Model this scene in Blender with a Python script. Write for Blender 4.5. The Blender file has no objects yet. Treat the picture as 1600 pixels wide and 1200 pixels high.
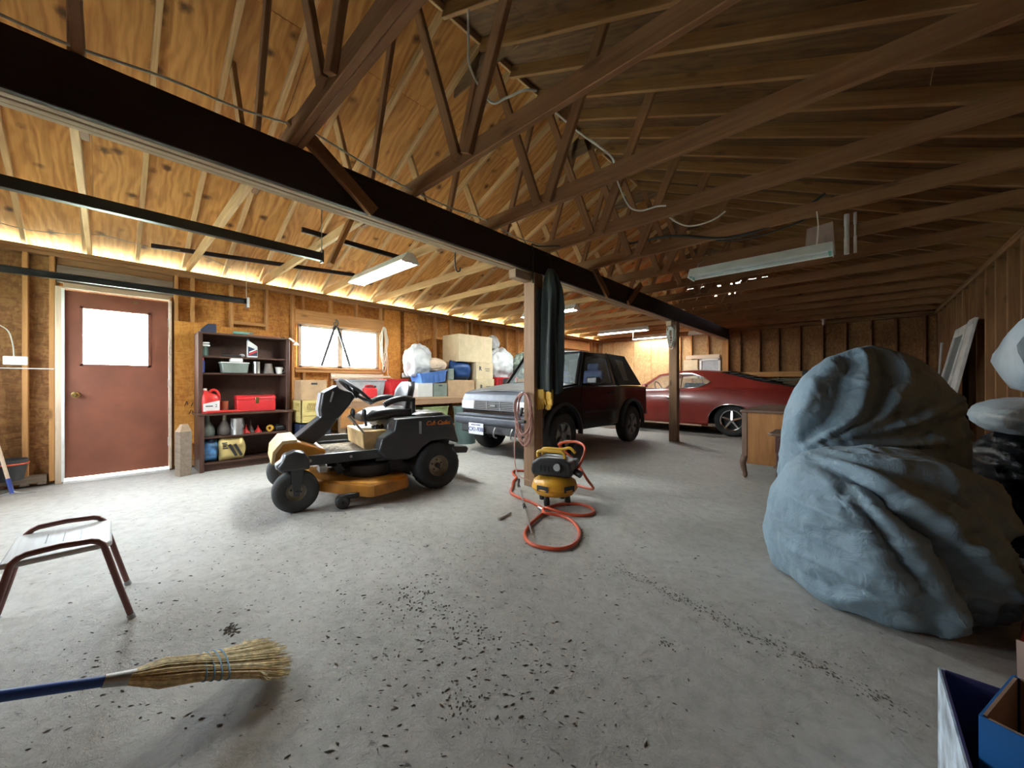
import bpy, bmesh, math, random
import numpy as np
from mathutils import Vector, Matrix, Euler
random.seed(7); np.random.seed(7)
scene = bpy.context.scene
COL = scene.collection
PI = math.pi
R = math.radians

# ------------------------------------------------------------------ camera
cam_d = bpy.data.cameras.new('camera'); cam = bpy.data.objects.new('camera', cam_d); COL.objects.link(cam)
cam_d.sensor_width = 36.0; cam_d.lens = 36.0 * 586 / 1600; cam_d.clip_start = 0.02; cam_d.clip_end = 200
cam.location = (0, 0, 1.04); cam.rotation_euler = (PI / 2, 0, R(42.7))
scene.camera = cam
# ------------------------------------------------------------------ sky, exposure
w = bpy.data.worlds.new('overcast_sky'); scene.world = w; w.use_nodes = True
bg = w.node_tree.nodes['Background']
bg.inputs[0].default_value = (0.80, 0.92, 1.0, 1); bg.inputs[1].default_value = 26.0
vs = scene.view_settings
vs.view_transform = 'Standard'; vs.look = 'None'; vs.gamma = 1.0; vs.use_curve_mapping = False
vs.exposure = 1.92
def portal(name, loc, rot, sx, sy):
    l = bpy.data.lights.new(name, 'AREA'); l.shape = 'RECTANGLE'; l.size = sx; l.size_y = sy
    l.cycles.is_portal = True
    o = bpy.data.objects.new(name, l); COL.objects.link(o); o.location = loc; o.rotation_euler = rot
    return o
# daylight enters through the door pane, the window, panes added to the closed garage door behind the camera and the open eave
portal('portal_door_pane', (-6.22, 0.087, 1.555), (0, R(-90), 0), 0.66, 0.56)
portal('portal_window', (-6.24, 2.57, 1.61), (0, R(-90), 0), 0.70, 1.30)
portal('portal_added_panes', (-4.42, -1.20, 1.54), (R(90), 0, 0), 2.44, .92)

# ------------------------------------------------------------------ dimensions of the place
XL, XR, YB, YF = -6.10, 1.07, 10.75, -1.05      # stud faces
HP = 2.44                                       # top of wall plates
X0 = -2.49                                      # ridge and beam line
SL = 0.44                                       # roof slope
def zr(x): return HP + 0.08 + SL * (min(x - XL, XR - x) if XL < x < XR else (x - XL if x <= XL else XR - x))

# ------------------------------------------------------------------ materials
MATS = {}
def _m(name):
    m = bpy.data.materials.new(name); m.use_nodes = True
    nt = m.node_tree; b = nt.nodes['Principled BSDF']; MATS[name] = m
    return m, nt, b
def N(nt, t, **k):
    n = nt.nodes.new(t)
    for a, v in k.items():
        if a in n.inputs: n.inputs[a].default_value = v
        else: setattr(n, a, v)
    return n
def ramp(nt, fac, stops):
    n = nt.nodes.new('ShaderNodeValToRGB'); e = n.color_ramp.elements
    while len(e) < len(stops): e.new(0.5)
    for i, (p, c) in enumerate(stops):
        e[i].position = p; e[i].color = (*c, 1)
    nt.links.new(fac, n.inputs[0]); return n.outputs[0]
def coords(nt, scale=(1, 1, 1), rnd=True):
    tc = nt.nodes.new('ShaderNodeTexCoord'); mp = nt.nodes.new('ShaderNodeMapping')
    mp.inputs['Scale'].default_value = scale
    src = tc.outputs['Object']
    if rnd:
        oi = nt.nodes.new('ShaderNodeObjectInfo'); ad = nt.nodes.new('ShaderNodeVectorMath'); ad.operation = 'MULTIPLY_ADD'
        cx = nt.nodes.new('ShaderNodeCombineXYZ')
        for i in range(3): nt.links.new(oi.outputs['Random'], cx.inputs[i])
        nt.links.new(cx.outputs[0], ad.inputs[0]); ad.inputs[1].default_value = (37, 23, 51); nt.links.new(src, ad.inputs[2])
        src = ad.outputs[0]
    nt.links.new(src, mp.inputs['Vector']); return mp.outputs[0]
def noise(nt, vec, scale=5, detail=4, rough=.55, dist=0):
    n = N(nt, 'ShaderNodeTexNoise', Scale=scale, Detail=detail, Roughness=rough, Distortion=dist)
    nt.links.new(vec, n.inputs['Vector']); return n.outputs[0]
def bump(nt, b, h, strength=.3, dist=.01, prev=None):
    n = N(nt, 'ShaderNodeBump', Strength=strength, Distance=dist); nt.links.new(h, n.inputs['Height'])
    if prev is not None: nt.links.new(prev, n.inputs['Normal'])
    nt.links.new(n.outputs[0], b.inputs['Normal']); return n.outputs[0]
def mix(nt, fac, a, b_, mode='MIX'):
    n = nt.nodes.new('ShaderNodeMix'); n.data_type = 'RGBA'; n.blend_type = mode
    for sock, v in ((n.inputs[0], fac), (n.inputs[6], a), (n.inputs[7], b_)):
        if hasattr(v, 'links') or hasattr(v, 'is_output'): nt.links.new(v, sock)
        elif isinstance(v, (int, float)): sock.default_value = v
        else: sock.default_value = (*v, 1)
    return n.outputs[2]
def plain(name, c, rough=.5, metal=0, var=.12, scale=8, bumps=0, coat=0, spec=None, bscale=60):
    m, nt, b = _m(name)
    v = coords(nt)
    f = noise(nt, v, scale, 5)
    d = tuple(max(0, x * (1 - var * 1.6)) for x in c); l = tuple(min(1, x * (1 + var)) for x in c)
    nt.links.new(ramp(nt, f, [(.3, d), (.7, l)]), b.inputs['Base Color'])
    b.inputs['Roughness'].default_value = rough; b.inputs['Metallic'].default_value = metal
    if coat: b.inputs['Coat Weight'].default_value = coat; b.inputs['Coat Roughness'].default_value = .08
    if spec is not None: b.inputs['Specular IOR Level'].default_value = spec
    if bumps: bump(nt, b, noise(nt, v, bscale, 6), bumps, .004)
    return m
def wood(name, dark, light, rough=.7, grain=16, knots=.5, bumps=.25, spots=0.0):
    m, nt, b = _m(name)
    v = coords(nt, (1, 1, 1)); vs_ = coords(nt, (.9, grain, grain))
    f = noise(nt, vs_, 1.6, 6, .6, 1.2)
    mid = tuple((a + c) / 2 for a, c in zip(dark, light))
    c = ramp(nt, f, [(.28, dark), (.5, mid), (.72, light)])
    big = noise(nt, v, 1.3, 2)
    c = mix(nt, .30, c, ramp(nt, big, [(.3, tuple(x * .6 for x in dark)), (.7, light)]))
    if knots:
        vo = N(nt, 'ShaderNodeTexVoronoi', Scale=1.0); kv = coords(nt, (2.2, 6, 6)); nt.links.new(kv, vo.inputs['Vector'])
        k = ramp(nt, vo.outputs['Distance'], [(.07, (1, 1, 1)), (.16, (0, 0, 0))])
        c = mix(nt, mix(nt, 1 - knots, k, (0, 0, 0)), c, tuple(x * .28 for x in dark))
    nt.links.new(c, b.inputs['Base Color']); b.inputs['Roughness'].default_value = rough
    b.inputs['Specular IOR Level'].default_value = .25
    if bumps: bump(nt, b, f, bumps, .003)
    return m
def osb(name, cols, scale=52, spots=0):
    m, nt, b = _m(name)
    v = coords(nt, (1, 1, 1))
    outs = []
    for i, sc in enumerate(((1, .32, 1), (.32, 1, .8))):
        vv = coords(nt, tuple(s for s in (1.0, sc[0], sc[1])))
        nd = N(nt, 'ShaderNodeTexNoise', Scale=9.0, Detail=3.0); nt.links.new(vv, nd.inputs['Vector'])
        ad = nt.nodes.new('ShaderNodeVectorMath'); ad.operation = 'MULTIPLY_ADD'; nt.links.new(nd.outputs[1], ad.inputs[0]); ad.inputs[1].default_value = (.12, .12, .12); nt.links.new(vv, ad.inputs[2])
        vo = N(nt, 'ShaderNodeTexVoronoi', Scale=float(scale)); nt.links.new(ad.outputs[0], vo.inputs['Vector'])
        sp = nt.nodes.new('ShaderNodeSeparateColor'); nt.links.new(vo.outputs['Color'], sp.inputs[0]); outs.append(sp.outputs[0])
    mm = nt.nodes.new('ShaderNodeMath'); mm.operation = 'ADD'; nt.links.new(outs[0], mm.inputs[0]); nt.links.new(outs[1], mm.inputs[1])
    hf = nt.nodes.new('ShaderNodeMath'); hf.operation = 'MULTIPLY'; nt.links.new(mm.outputs[0], hf.inputs[0]); hf.inputs[1].default_value = .5
    c = ramp(nt, hf.outputs[0], [(.15, cols[0]), (.5, cols[1]), (.85, cols[2])])
    big = noise(nt, v, 1.1, 3)
    c = mix(nt, .35, c, ramp(nt, big, [(.35, cols[0]), (.65, cols[2])]))
    nt.links.new(c, b.inputs['Base Color']); b.inputs['Roughness'].default_value = .75; b.inputs['Specular IOR Level'].default_value = .25
    bump(nt, b, hf.outputs[0], .35, .004)
    return m
def plywood(name, cols, spot=.6):
    m, nt, b = _m(name)
    v = coords(nt, (1, 1, 1)); vs_ = coords(nt, (.45, 1.5, 1.5))
    wv = N(nt, 'ShaderNodeTexWave', Scale=2.6, Distortion=22.0, Detail=3.0); wv.inputs['Detail Scale'].default_value = .9
    wv.wave_type = 'BANDS'; wv.bands_direction = 'Y'; nt.links.new(vs_, wv.inputs['Vector'])
    c = ramp(nt, wv.outputs[1], [(.1, cols[0]), (.5, cols[1]), (.9, cols[2])])
    f2 = noise(nt, coords(nt, (1, 12, 12)), 2.2, 5, .6, .5)
    c = mix(nt, .62, c, ramp(nt, f2, [(.3, cols[0]), (.7, cols[2])]))
    if spot:
        vo = N(nt, 'ShaderNodeTexVoronoi', Scale=4.2); nt.links.new(v, vo.inputs['Vector'])
        nz = noise(nt, v, 16, 3)
        ad = nt.nodes.new('ShaderNodeMath'); ad.operation = 'MULTIPLY_ADD'; nt.links.new(nz, ad.inputs[0]); ad.inputs[1].default_value = .28; nt.links.new(vo.outputs['Distance'], ad.inputs[2])
        k = ramp(nt, ad.outputs[0], [(.20, (spot,) * 3), (.36, (0, 0, 0))])
        c = mix(nt, k, c, tuple(x * .12 for x in cols[0]))
    nt.links.new(c, b.inputs['Base Color']); b.inputs['Roughness'].default_value = .72; b.inputs['Specular IOR Level'].default_value = .25
    bump(nt, b, wv.outputs[1], .12, .002)
    return m
def concrete(name):
    m, nt, b = _m(name)
    v = coords(nt, (1, 1, 1), rnd=False)
    a = noise(nt, v, .8, 6, .62); b2 = noise(nt, v, 14, 10, .72, .3); c2 = noise(nt, v, 70, 8, .75)
    c = ramp(nt, a, [(.32, (.37, .355, .33)), (.52, (.48, .465, .435)), (.70, (.56, .545, .515))])
    c = mix(nt, .55, c, ramp(nt, b2, [(.34, (.30, .285, .26)), (.5, (.48, .465, .435)), (.66, (.60, .585, .555))]))
    # dark dirt specks, gathered in patches
    vo = N(nt, 'ShaderNodeTexVoronoi', Scale=9.0); st = coords(nt, (1, 1.7, 1), rnd=False)
    ns = N(nt, 'ShaderNodeTexNoise', Scale=11.0, Detail=4.0); nt.links.new(st, ns.inputs['Vector'])
    ad = nt.nodes.new('ShaderNodeVectorMath'); ad.operation = 'MULTIPLY_ADD'; nt.links.new(ns.outputs[1], ad.inputs[0]); ad.inputs[1].default_value = (.22, .22, .22); nt.links.new(st, ad.inputs[2])
    nt.links.new(ad.outputs[0], vo.inputs['Vector'])
    k = ramp(nt, vo.outputs['Distance'], [(.05, (1, 1, 1)), (.13, (0, 0, 0))])
    pt = ramp(nt, noise(nt, v, 1.1, 4, .6), [(.46, (0, 0, 0)), (.60, (1, 1, 1))])
    kk = mix(nt, 1.0, k, pt, 'MULTIPLY')
    c = mix(nt, kk, c, (.10, .09, .075))
    fine = ramp(nt, c2, [(.62, (0, 0, 0)), (.72, (.5, .5, .5))])
    c = mix(nt, fine, c, (.20, .185, .165))
    nt.links.new(c, b.inputs['Base Color']); 
    nt.links.new(ramp(nt, b2, [(.3, (.55,) * 3), (.7, (.78,) * 3)]), b.inputs['Roughness']); b.inputs['Specular IOR Level'].default_value = .4
    p = bump(nt, b, b2, .9, .02)
    p = bump(nt, b, c2, .7, .004, p)
    inv = nt.nodes.new('ShaderNodeMath'); inv.operation = 'SUBTRACT'; inv.inputs[0].default_value = 1; nt.links.new(kk, inv.inputs[1])
    bump(nt, b, inv.outputs[0], .6, .012, p)
    return m
def fabric(name, c, rough=.85, wr=.5, scale=14, sheen=.2):
    m, nt, b = _m(name); v = coords(nt)
    f = noise(nt, v, scale, 6, .6, .6); g = noise(nt, v, 3, 3)
    d = tuple(x * .72 for x in c)
    nt.links.new(ramp(nt, g, [(.3, d), (.7, c)]), b.inputs['Base Color']); b.inputs['Roughness'].default_value = rough
    b.inputs['Sheen Weight'].default_value = sheen; b.inputs['Specular IOR Level'].default_value = .3
    p = bump(nt, b, f, wr, .02); bump(nt, b, noise(nt, v, 420, 2), .15, .001, p)
    return m
def glassy(name, c=(.9, .95, .95), rough=.02, alpha=.25):
    m, nt, b = _m(name)
    b.inputs['Base Color'].default_value = (*c, 1); b.inputs['Roughness'].default_value = rough
    b.inputs['Alpha'].default_value = alpha; b.inputs['Specular IOR Level'].default_value = .7
    return m
def emit(name, c, s):
    m, nt, b = _m(name)
    b.inputs['Base Color'].default_value = (.9, .9, .9, 1)
    b.inputs['Emission Color'].default_value = (*c, 1); b.inputs['Emission Strength'].default_value = s
    return m

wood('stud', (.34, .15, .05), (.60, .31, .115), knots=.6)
wood('stud_shaded', (.15, .065, .026), (.30, .15, .06), knots=.7)  # stud wood with the dimness of the right side put into its colour
wood('lumber', (.36, .195, .085), (.62, .39, .19), knots=.5)
wood('rafter_shaded', (.17, .076, .027), (.34, .17, .063), knots=.5)  # right slope rafters: shade painted in as a darker wood tone
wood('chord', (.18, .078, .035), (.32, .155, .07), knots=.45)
wood('beam_paint', (.020, .011, .009), (.040, .022, .018), rough=.55, knots=.2, bumps=.15)
wood('beam_raw', (.33, .22, .14), (.50, .36, .25), knots=.3)
wood('post', (.25, .135, .075), (.42, .26, .16), knots=.6)
wood('plate', (.24, .115, .05), (.42, .23, .11), knots=.5)
wood('bench_wood', (.40, .25, .14), (.58, .41, .26), knots=.3)
wood('old_wood', (.16, .115, .085), (.30, .235, .185), knots=.3, bumps=.6)
wood('frame_pale', (.55, .40, .28), (.78, .62, .47), knots=.2)
wood('shelf_brown', (.055, .026, .018), (.115, .058, .042), rough=.45, knots=0, bumps=.08)
wood('desk_side', (.30, .12, .04), (.56, .27, .10), rough=.4, grain=7, knots=0, bumps=.05)
wood('desk_trim', (.17, .10, .07), (.28, .18, .13), rough=.4, knots=0, bumps=.05)
wood('dark_mahogany', (.07, .03, .025), (.14, .06, .05), rough=.4, knots=0, bumps=.05)
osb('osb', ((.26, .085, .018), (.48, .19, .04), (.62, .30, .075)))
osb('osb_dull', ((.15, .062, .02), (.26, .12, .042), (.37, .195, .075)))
osb('osb_panel_bright', ((.36, .13, .022), (.52, .215, .038), (.60, .29, .068)))
osb('osb_back', ((.36, .20, .08), (.52, .33, .15), (.63, .43, .23)))
plywood('sheathing', ((.29, .108, .024), (.46, .19, .045), (.56, .27, .078)), .85)
plywood('sheathing_shaded', ((.055, .021, .006), (.10, .04, .012), (.14, .063, .02)), .2)  # shaded copy of the sheathing, darkened for the unlit right slope
plywood('gusset', ((.10, .055, .03), (.17, .10, .05), (.22, .13, .07)), .2)
concrete('concrete')
plain('gravel', (.56, .64, .47), .9, scale=12, var=.25)
# ------------------------------------------------------------------ mesh helpers
class G:
    def __init__(s): s.v = []; s.f = []
    def add(s, v, f, M_=None):
        o = len(s.v)
        s.v += [tuple(M_ @ Vector(p)) for p in v] if M_ is not None else [tuple(p) for p in v]
        s.f += [tuple(i + o for i in q) for q in f]; return s
    def box(s, c, d, rot=None):
        x, y, z = (k / 2 for k in d)
        v = [(-x, -y, -z), (x, -y, -z), (x, y, -z), (-x, y, -z), (-x, -y, z), (x, -y, z), (x, y, z), (-x, y, z)]
        f = [(0, 3, 2, 1), (4, 5, 6, 7), (0, 1, 5, 4), (1, 2, 6, 5), (2, 3, 7, 6), (3, 0, 4, 7)]
        m = Matrix.Translation(c) @ (Euler(rot).to_matrix().to_4x4() if rot else Matrix())
        return s.add(v, f, m)
    def prism(s, poly, axis, a, b, M_=None):
        n = len(poly)
        mk = {'x': lambda t, p: (t, p[0], p[1]), 'y': lambda t, p: (p[0], t, p[1]), 'z': lambda t, p: (p[0], p[1], t)}[axis]
        v = [mk(a, p) for p in poly] + [mk(b, p) for p in poly]
        f = [tuple(range(n))[::-1], tuple(range(n, 2 * n))] + [(i, (i + 1) % n, n + (i + 1) % n, n + i) for i in range(n)]
        return s.add(v, f, M_)
    def loft(s, rings, caps=True, closed=True):
        n = len(rings[0]); v = [p for r in rings for p in r]; f = []
        for i in range(len(rings) - 1):
            for j in range(n if closed else n - 1):
                a, b = i * n + j, i * n + (j + 1) % n; f.append((a, b, b + n, a + n))
        if caps and closed: f += [tuple(range(n))[::-1], tuple(range((len(rings) - 1) * n, len(rings) * n))]
        return s.add(v, f)
    def tube(s, pts, r, n=8, closed=False, caps=True):
        P = [Vector(p) for p in pts]; k = len(P); rr = r if hasattr(r, '__len__') else [r] * k
        up = None; rings = []
        for i, p in enumerate(P):
            a = P[(i - 1) % k] if (i or closed) else p; b = P[(i + 1) % k] if (i < k - 1 or closed) else p
            t = (b - a)
            t = t.normalized() if t.length > 1e-9 else Vector((0, 0, 1))
            if up is None: up = t.orthogonal().normalized()
            up = (up - t * up.dot(t)); up = up.normalized() if up.length > 1e-6 else t.orthogonal().normalized()
            q = t.cross(up)
            rings.append([p + (up * math.cos(2 * PI * j / n) + q * math.sin(2 * PI * j / n)) * rr[i] for j in range(n)])
        if closed: rings.append(rings[0]); caps = False
        return s.loft(rings, caps)
    def cyl(s, p0, p1, r0, r1=None, n=16): return s.tube([p0, p1], [r0, r0 if r1 is None else r1], n)
    def lathe(s, prof, c=(0, 0, 0), n=24, axis='z', a0=0, a1=2 * PI):
        full = abs(a1 - a0 - 2 * PI) < 1e-6; m = n if full else n + 1; rings = []
        for (r, z) in prof:
            ring = []
            for j in range(m):
                t = a0 + (a1 - a0) * j / n; x, y = r * math.cos(t), r * math.sin(t)
                q = {'z': (x, y, z), 'x': (z, x, y), 'y': (x, z, y)}[axis]
                ring.append((c[0] + q[0], c[1] + q[1], c[2] + q[2]))
            rings.append(ring)
        return s.loft(rings, False, full)
    def ell(s, c, d, n=16, m=10, jit=0, seed=0, fn=None):
        rnd = random.Random(seed); rings = []
        ph = [rnd.uniform(0, 6) for _ in range(6)]
        for i in range(m + 1):
            t = PI * i / m; ring = []
            for j in range(n):
                a = 2 * PI * j / n
                k = 1 + jit * (math.sin(3 * a + ph[0]) * math.sin(2 * t + ph[1]) + .6 * math.sin(5 * a + ph[2] + 3 * t) + .5 * math.sin(7 * t + ph[3] + 2 * a)) * math.sin(t)
                x, y, z = math.sin(t) * math.cos(a) * k, math.sin(t) * math.sin(a) * k, -math.cos(t) * k
                ring.append((c[0] + d[0] * x, c[1] + d[1] * y, c[2] + d[2] * z))
            rings.append(ring)
        return s.loft(rings, False)
    def grid(s, fn, nu, nv, th=0):
        P = [[Vector(fn(i / nu, j / nv)) for j in range(nv + 1)] for i in range(nu + 1)]
        v = [p for r in P for p in r]; f = [(i * (nv + 1) + j, (i + 1) * (nv + 1) + j, (i + 1) * (nv + 1) + j + 1, i * (nv + 1) + j + 1) for i in range(nu) for j in range(nv)]
        return s.add(v, f)
    def ring_panel(s, outer, inner, mp, th):
        n = len(outer); v = [mp(p, 0) for p in outer] + [mp(p, 0) for p in inner] + [mp(p, th) for p in outer] + [mp(p, th) for p in inner]; f = []
        for i in range(n):
            j = (i + 1) % n
            f += [(i, j, n + j, n + i), (2 * n + j, 2 * n + i, 3 * n + i, 3 * n + j), (j, i, 2 * n + i, 2 * n + j), (n + i, n + j, 3 * n + j, 3 * n + i)]
        return s.add(v, f)
    def build(s, name, mat, parent=None, smooth=40, bevel=0, seg=2, sub=0, solid=0, M_=None):
        me = bpy.data.meshes.new(name); me.from_pydata(s.v, [], s.f); me.validate()
        bm = bmesh.new(); bm.from_mesh(me); bmesh.ops.recalc_face_normals(bm, faces=bm.faces); bm.to_mesh(me); bm.free()
        return link(name, me, mat, parent, smooth, bevel, seg, sub, solid, M_)
def link(name, me, mat, parent=None, smooth=40, bevel=0, seg=2, sub=0, solid=0, M_=None):
    if smooth:
        me.shade_smooth(); me.set_sharp_from_angle(angle=R(smooth))
    o = bpy.data.objects.new(name, me); COL.objects.link(o)
    if not me.materials: me.materials.append(MATS[mat] if isinstance(mat, str) else mat)
    if parent is not None: o.parent = parent
    if M_ is not None: o.matrix_local = M_
    if bevel:
        b = o.modifiers.new('bevel', 'BEVEL'); b.width = bevel; b.segments = seg; b.limit_method = 'ANGLE'; b.angle_limit = R(35); b.harden_normals = False
    if solid:
        b = o.modifiers.new('solid', 'SOLIDIFY'); b.thickness = solid; b.offset = 0
    if sub:
        b = o.modifiers.new('sub', 'SUBSURF'); b.levels = sub; b.render_levels = sub
    return o
def tag(o, label, cat, group=None):
    o['label'] = label; o['category'] = cat
    if group: o['group'] = group
    return o
def thing(name, label, cat, loc=(0, 0, 0), rz=0, group=None):
    o = bpy.data.objects.new(name, None); COL.objects.link(o); o.location = loc; o.rotation_euler = (0, 0, rz); o.empty_display_size = .1
    return tag(o, label, cat, group)
def struct(name, o=None):
    if o is None:
        o = bpy.data.objects.new(name, None); COL.objects.link(o); o.empty_display_size = .1
    o['kind'] = 'structure'; return o
_lum = {}
def lum(name, p0, p1, hgt, thk, mat, parent=None, up=(0, 0, 1), bevel=True):
    """a board from p0 to p1 (centre line), hgt across in the direction of up, thk the other way; grain runs along it"""
    p0, p1 = Vector(p0), Vector(p1); L = (p1 - p0).length
    key = (round(L, 3), round(hgt, 4), round(thk, 4), mat)
    if key not in _lum:
        me = bpy.data.meshes.new(name); bm = bmesh.new(); bmesh.ops.create_cube(bm, size=1)
        bmesh.ops.scale(bm, vec=(L, thk, hgt), verts=bm.verts)
        if bevel: bmesh.ops.bevel(bm, geom=[e for e in bm.edges], offset=min(.004, hgt * .15, thk * .15), segments=1, affect='EDGES')
        bm.to_mesh(me); bm.free(); me.materials.append(MATS[mat]); _lum[key] = me
    o = bpy.data.objects.new(name, _lum[key]); COL.objects.link(o)
    x = (p1 - p0).normalized(); z = Vector(up); z = (z - x * z.dot(x)).normalized(); y = z.cross(x)
    m = Matrix((x, y, z)).transposed().to_4x4(); m.translation = (p0 + p1) / 2
    if parent is not None: o.parent = parent
    o.matrix_local = m
    return o
def sheet(name, c, d, mat, parent=None, rot=None):
    g = G().box((0, 0, 0), d); m = Matrix.Translation(c) @ (Euler(rot).to_matrix().to_4x4() if rot else Matrix())
    return g.build(name, mat, parent, smooth=0, M_=m)
def curve_pts(ctrl, n=8, closed=False):
    P = [Vector(p) for p in ctrl]; k = len(P); out = []
    rng = range(k) if closed else range(k - 1)
    for i in rng:
        a = P[(i - 1) % k] if (closed or i > 0) else P[0]; b = P[i]; c = P[(i + 1) % k]; d = P[(i + 2) % k] if (closed or i + 2 < k) else P[-1]
        for j in range(n):
            t = j / n
            out.append(.5 * ((2 * b) + (c - a) * t + (2 * a - 5 * b + 4 * c - d) * t * t + (3 * b - a - 3 * c + d) * t ** 3))
    if not closed: out.append(P[-1])
    return out
def text_mesh(name, txt, size, mat, parent, M_, ext=.0015, shear=0, bold=0, align='CENTER'):
    cu = bpy.data.curves.new(name, 'FONT'); cu.body = txt; cu.size = size; cu.extrude = ext; cu.shear = shear; cu.offset = bold
    cu.align_x = align; cu.align_y = 'CENTER'; cu.resolution_u = 3
    t = bpy.data.objects.new(name, cu); COL.objects.link(t)
    dg = bpy.context.evaluated_depsgraph_get(); me = bpy.data.meshes.new_from_object(t.evaluated_get(dg))
    bpy.data.objects.remove(t); me.materials.clear()
    return link(name, me, mat, parent, 0, M_=M_)
def frame(o, x, y):
    """matrix with origin o, text running along x and its top towards y"""
    x = Vector(x).normalized(); y = Vector(y); y = (y - x * y.dot(x)).normalized(); z = x.cross(y)
    m = Matrix((x, y, z)).transposed().to_4x4(); m.translation = Vector(o); return m
# ------------------------------------------------------------------ floor, ground
def floor_fn(u, v):
    x = XL - .12 + u * (XR - XL + .26); y = YF - .12 + v * (YB - YF + .24)
    return (x, y, 0)
g = G().grid(floor_fn, 2, 2)
fl = struct('floor', g.build('floor', 'concrete', smooth=0))
gd = struct('ground', G().box((-2.5, 4.5, -.12), (60, 60, .1)).build('ground', 'gravel', smooth=0))

# ------------------------------------------------------------------ left wall: studs, plates, sheathing, door, window
wl = struct('wall_left')
SX = XL - .045                                   # stud centre line
def stud_l(y, z0, z1, w=.038, mat='stud'): lum('stud', (SX, y, z0), (SX, y, z1), w, .09, mat, wl, up=(0, 1, 0))
DY0, DY1, DZ = -.29, .515, 2.03
WY0, WY1, WZ0, WZ1 = 1.95, 3.19, 1.29, 1.93
for y in (-.98, -.545, 1.135, 1.54, 1.87, 3.27, 3.60, 4.01, 4.42, 4.82, 5.23, 5.36, 5.64, 6.05, 6.45, 6.86, 7.27, 7.6, 10.12, 10.3, 10.5): stud_l(y, .11, 2.36)
for y in (-.375, .585): stud_l(y, .04, 2.36)
for y in (-.33,): lum('door_jack', (SX, y, .0), (SX, y, DZ + .03), .05, .10, 'frame_pale', wl, up=(0, 1, 0))
lum('door_jack', (SX - .02, .545, 0), (SX - .02, .545, DZ + .03), .035, .06, 'plate', wl, up=(0, 1, 0))
for y in (.74,): stud_l(y, 1.80, 2.36)
lum('bottom_plate', (SX, YF, .075), (SX, -.41, .075), .075, .09, 'old_wood', wl)
for y in (-.86, -.70, -.55, -.44): lum('sill_block', (SX + .01, y, .02), (SX + .01, y, .05), .06, .09, 'old_wood', wl, up=(0, 1, 0))
lum('bottom_plate', (SX, .6, .055), (SX, YB, .055), .075, .09, 'plate', wl)
lum('top_plate', (SX, YF - .1, 2.38), (SX, YB + .09, 2.38), .038, .09, 'plate', wl)
lum('top_plate', (SX, YF - .1, 2.42), (SX, YB + .09, 2.42), .038, .09, 'plate', wl)
# boards over the door
lum('door_header', (XL - .03, -.345, 2.19), (XL - .03, .56, 2.19), .18, .04, 'old_wood', wl)
lum('door_header', (XL - .06, -.345, 2.325), (XL - .06, .56, 2.325), .07, .04, 'plate', wl)
lum('door_casing', (XL - .01, -.30, DZ + .045), (XL - .01, .53, DZ + .045), .055, .05, 'beam_raw', wl)
# window framing
lum('window_header', (XL + .006, 1.89, 2.05), (XL + .006, 3.30, 2.05), .20, .022, 'stud', wl)
for y in (2.02, 2.42, 2.83): stud_l(y, 2.15, 2.36)
lum('window_sill_board', (XL - .03, 1.89, WZ0 - .05), (XL - .03, 3.25, WZ0 - .05), .05, .10, 'stud', wl)
for y in (2.02, 2.42, 2.83): stud_l(y, .11, 1.215)
lum('board', (XL + .006, 2.40, 1.165), (XL + .006, 3.29, 1.165), .085, .014, 'frame_pale', wl)
# sheathing in sheets with the openings left free
def osb_l(y0, y1, z0, z1, mat='osb'): sheet('osb_sheet', (XL - .098, (y0 + y1) / 2, (z0 + z1) / 2), (.012, y1 - y0 - .004, z1 - z0 - .003), mat, wl)
osb_l(-1.2, DY0 - .05, 0, 2.44, 'osb_dull'); osb_l(DY0 - .05, DY1 + .05, 2.06, 2.44); osb_l(DY1 + .05, 1.13, 0, 2.44)
osb_l(1.13, WY0, 0, 2.44); osb_l(WY0, WY1, 0, WZ0 - .04); osb_l(WY0, WY1, WZ1 + .04, 2.44); osb_l(WY1, 3.6, 0, 2.44)
for y in np.arange(3.6, 10.7, 1.22): osb_l(y, min(y + 1.22, 10.84), 0, 2.44)
# inner panels nailed on the studs
def inner(y0, y1, z0, z1, mat='osb_panel_bright'): sheet('inner_panel', (XL + .008, (y0 + y1) / 2, (z0 + z1) / 2), (.012, y1 - y0, z1 - z0), mat, wl)
inner(.565, 1.0, .30, 1.81); inner(1.004, 1.62, .30, 1.79)
inner(3.3, 3.62, .85, 2.355); inner(3.70, 3.99, .85, 2.355, 'osb')
for k_, (y_, z_, a_) in enumerate(((.66, .80, .5), (.69, .81, -.4), (.72, .79, .6), (.80, .80, .2), (.70, .70, .7), (.74, .69, -.2))): lum('pencil_mark', (XL + .0145, y_, z_ - .03), (XL + .0145, y_ + .03 * a_, z_ + .02), .008, .001, 'beam_paint', wl, up=(0, 1, 0), bevel=False)
lum('cleat', (XL - .03, 1.15, 1.86), (XL - .03, 1.52, 1.86), .04, .06, 'stud', wl)
# far end: wide header over a boarded-up opening
lum('opening_header', (XL + .01, 7.62, 2.17), (XL + .01, 10.1, 2.17), .24, .05, 'stud', wl)
for i in range(4):
    sheet('door_board', (XL - .04, 8.86, .28 + i * .50), (.02, 2.46, .485), 'old_wood', wl)

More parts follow.
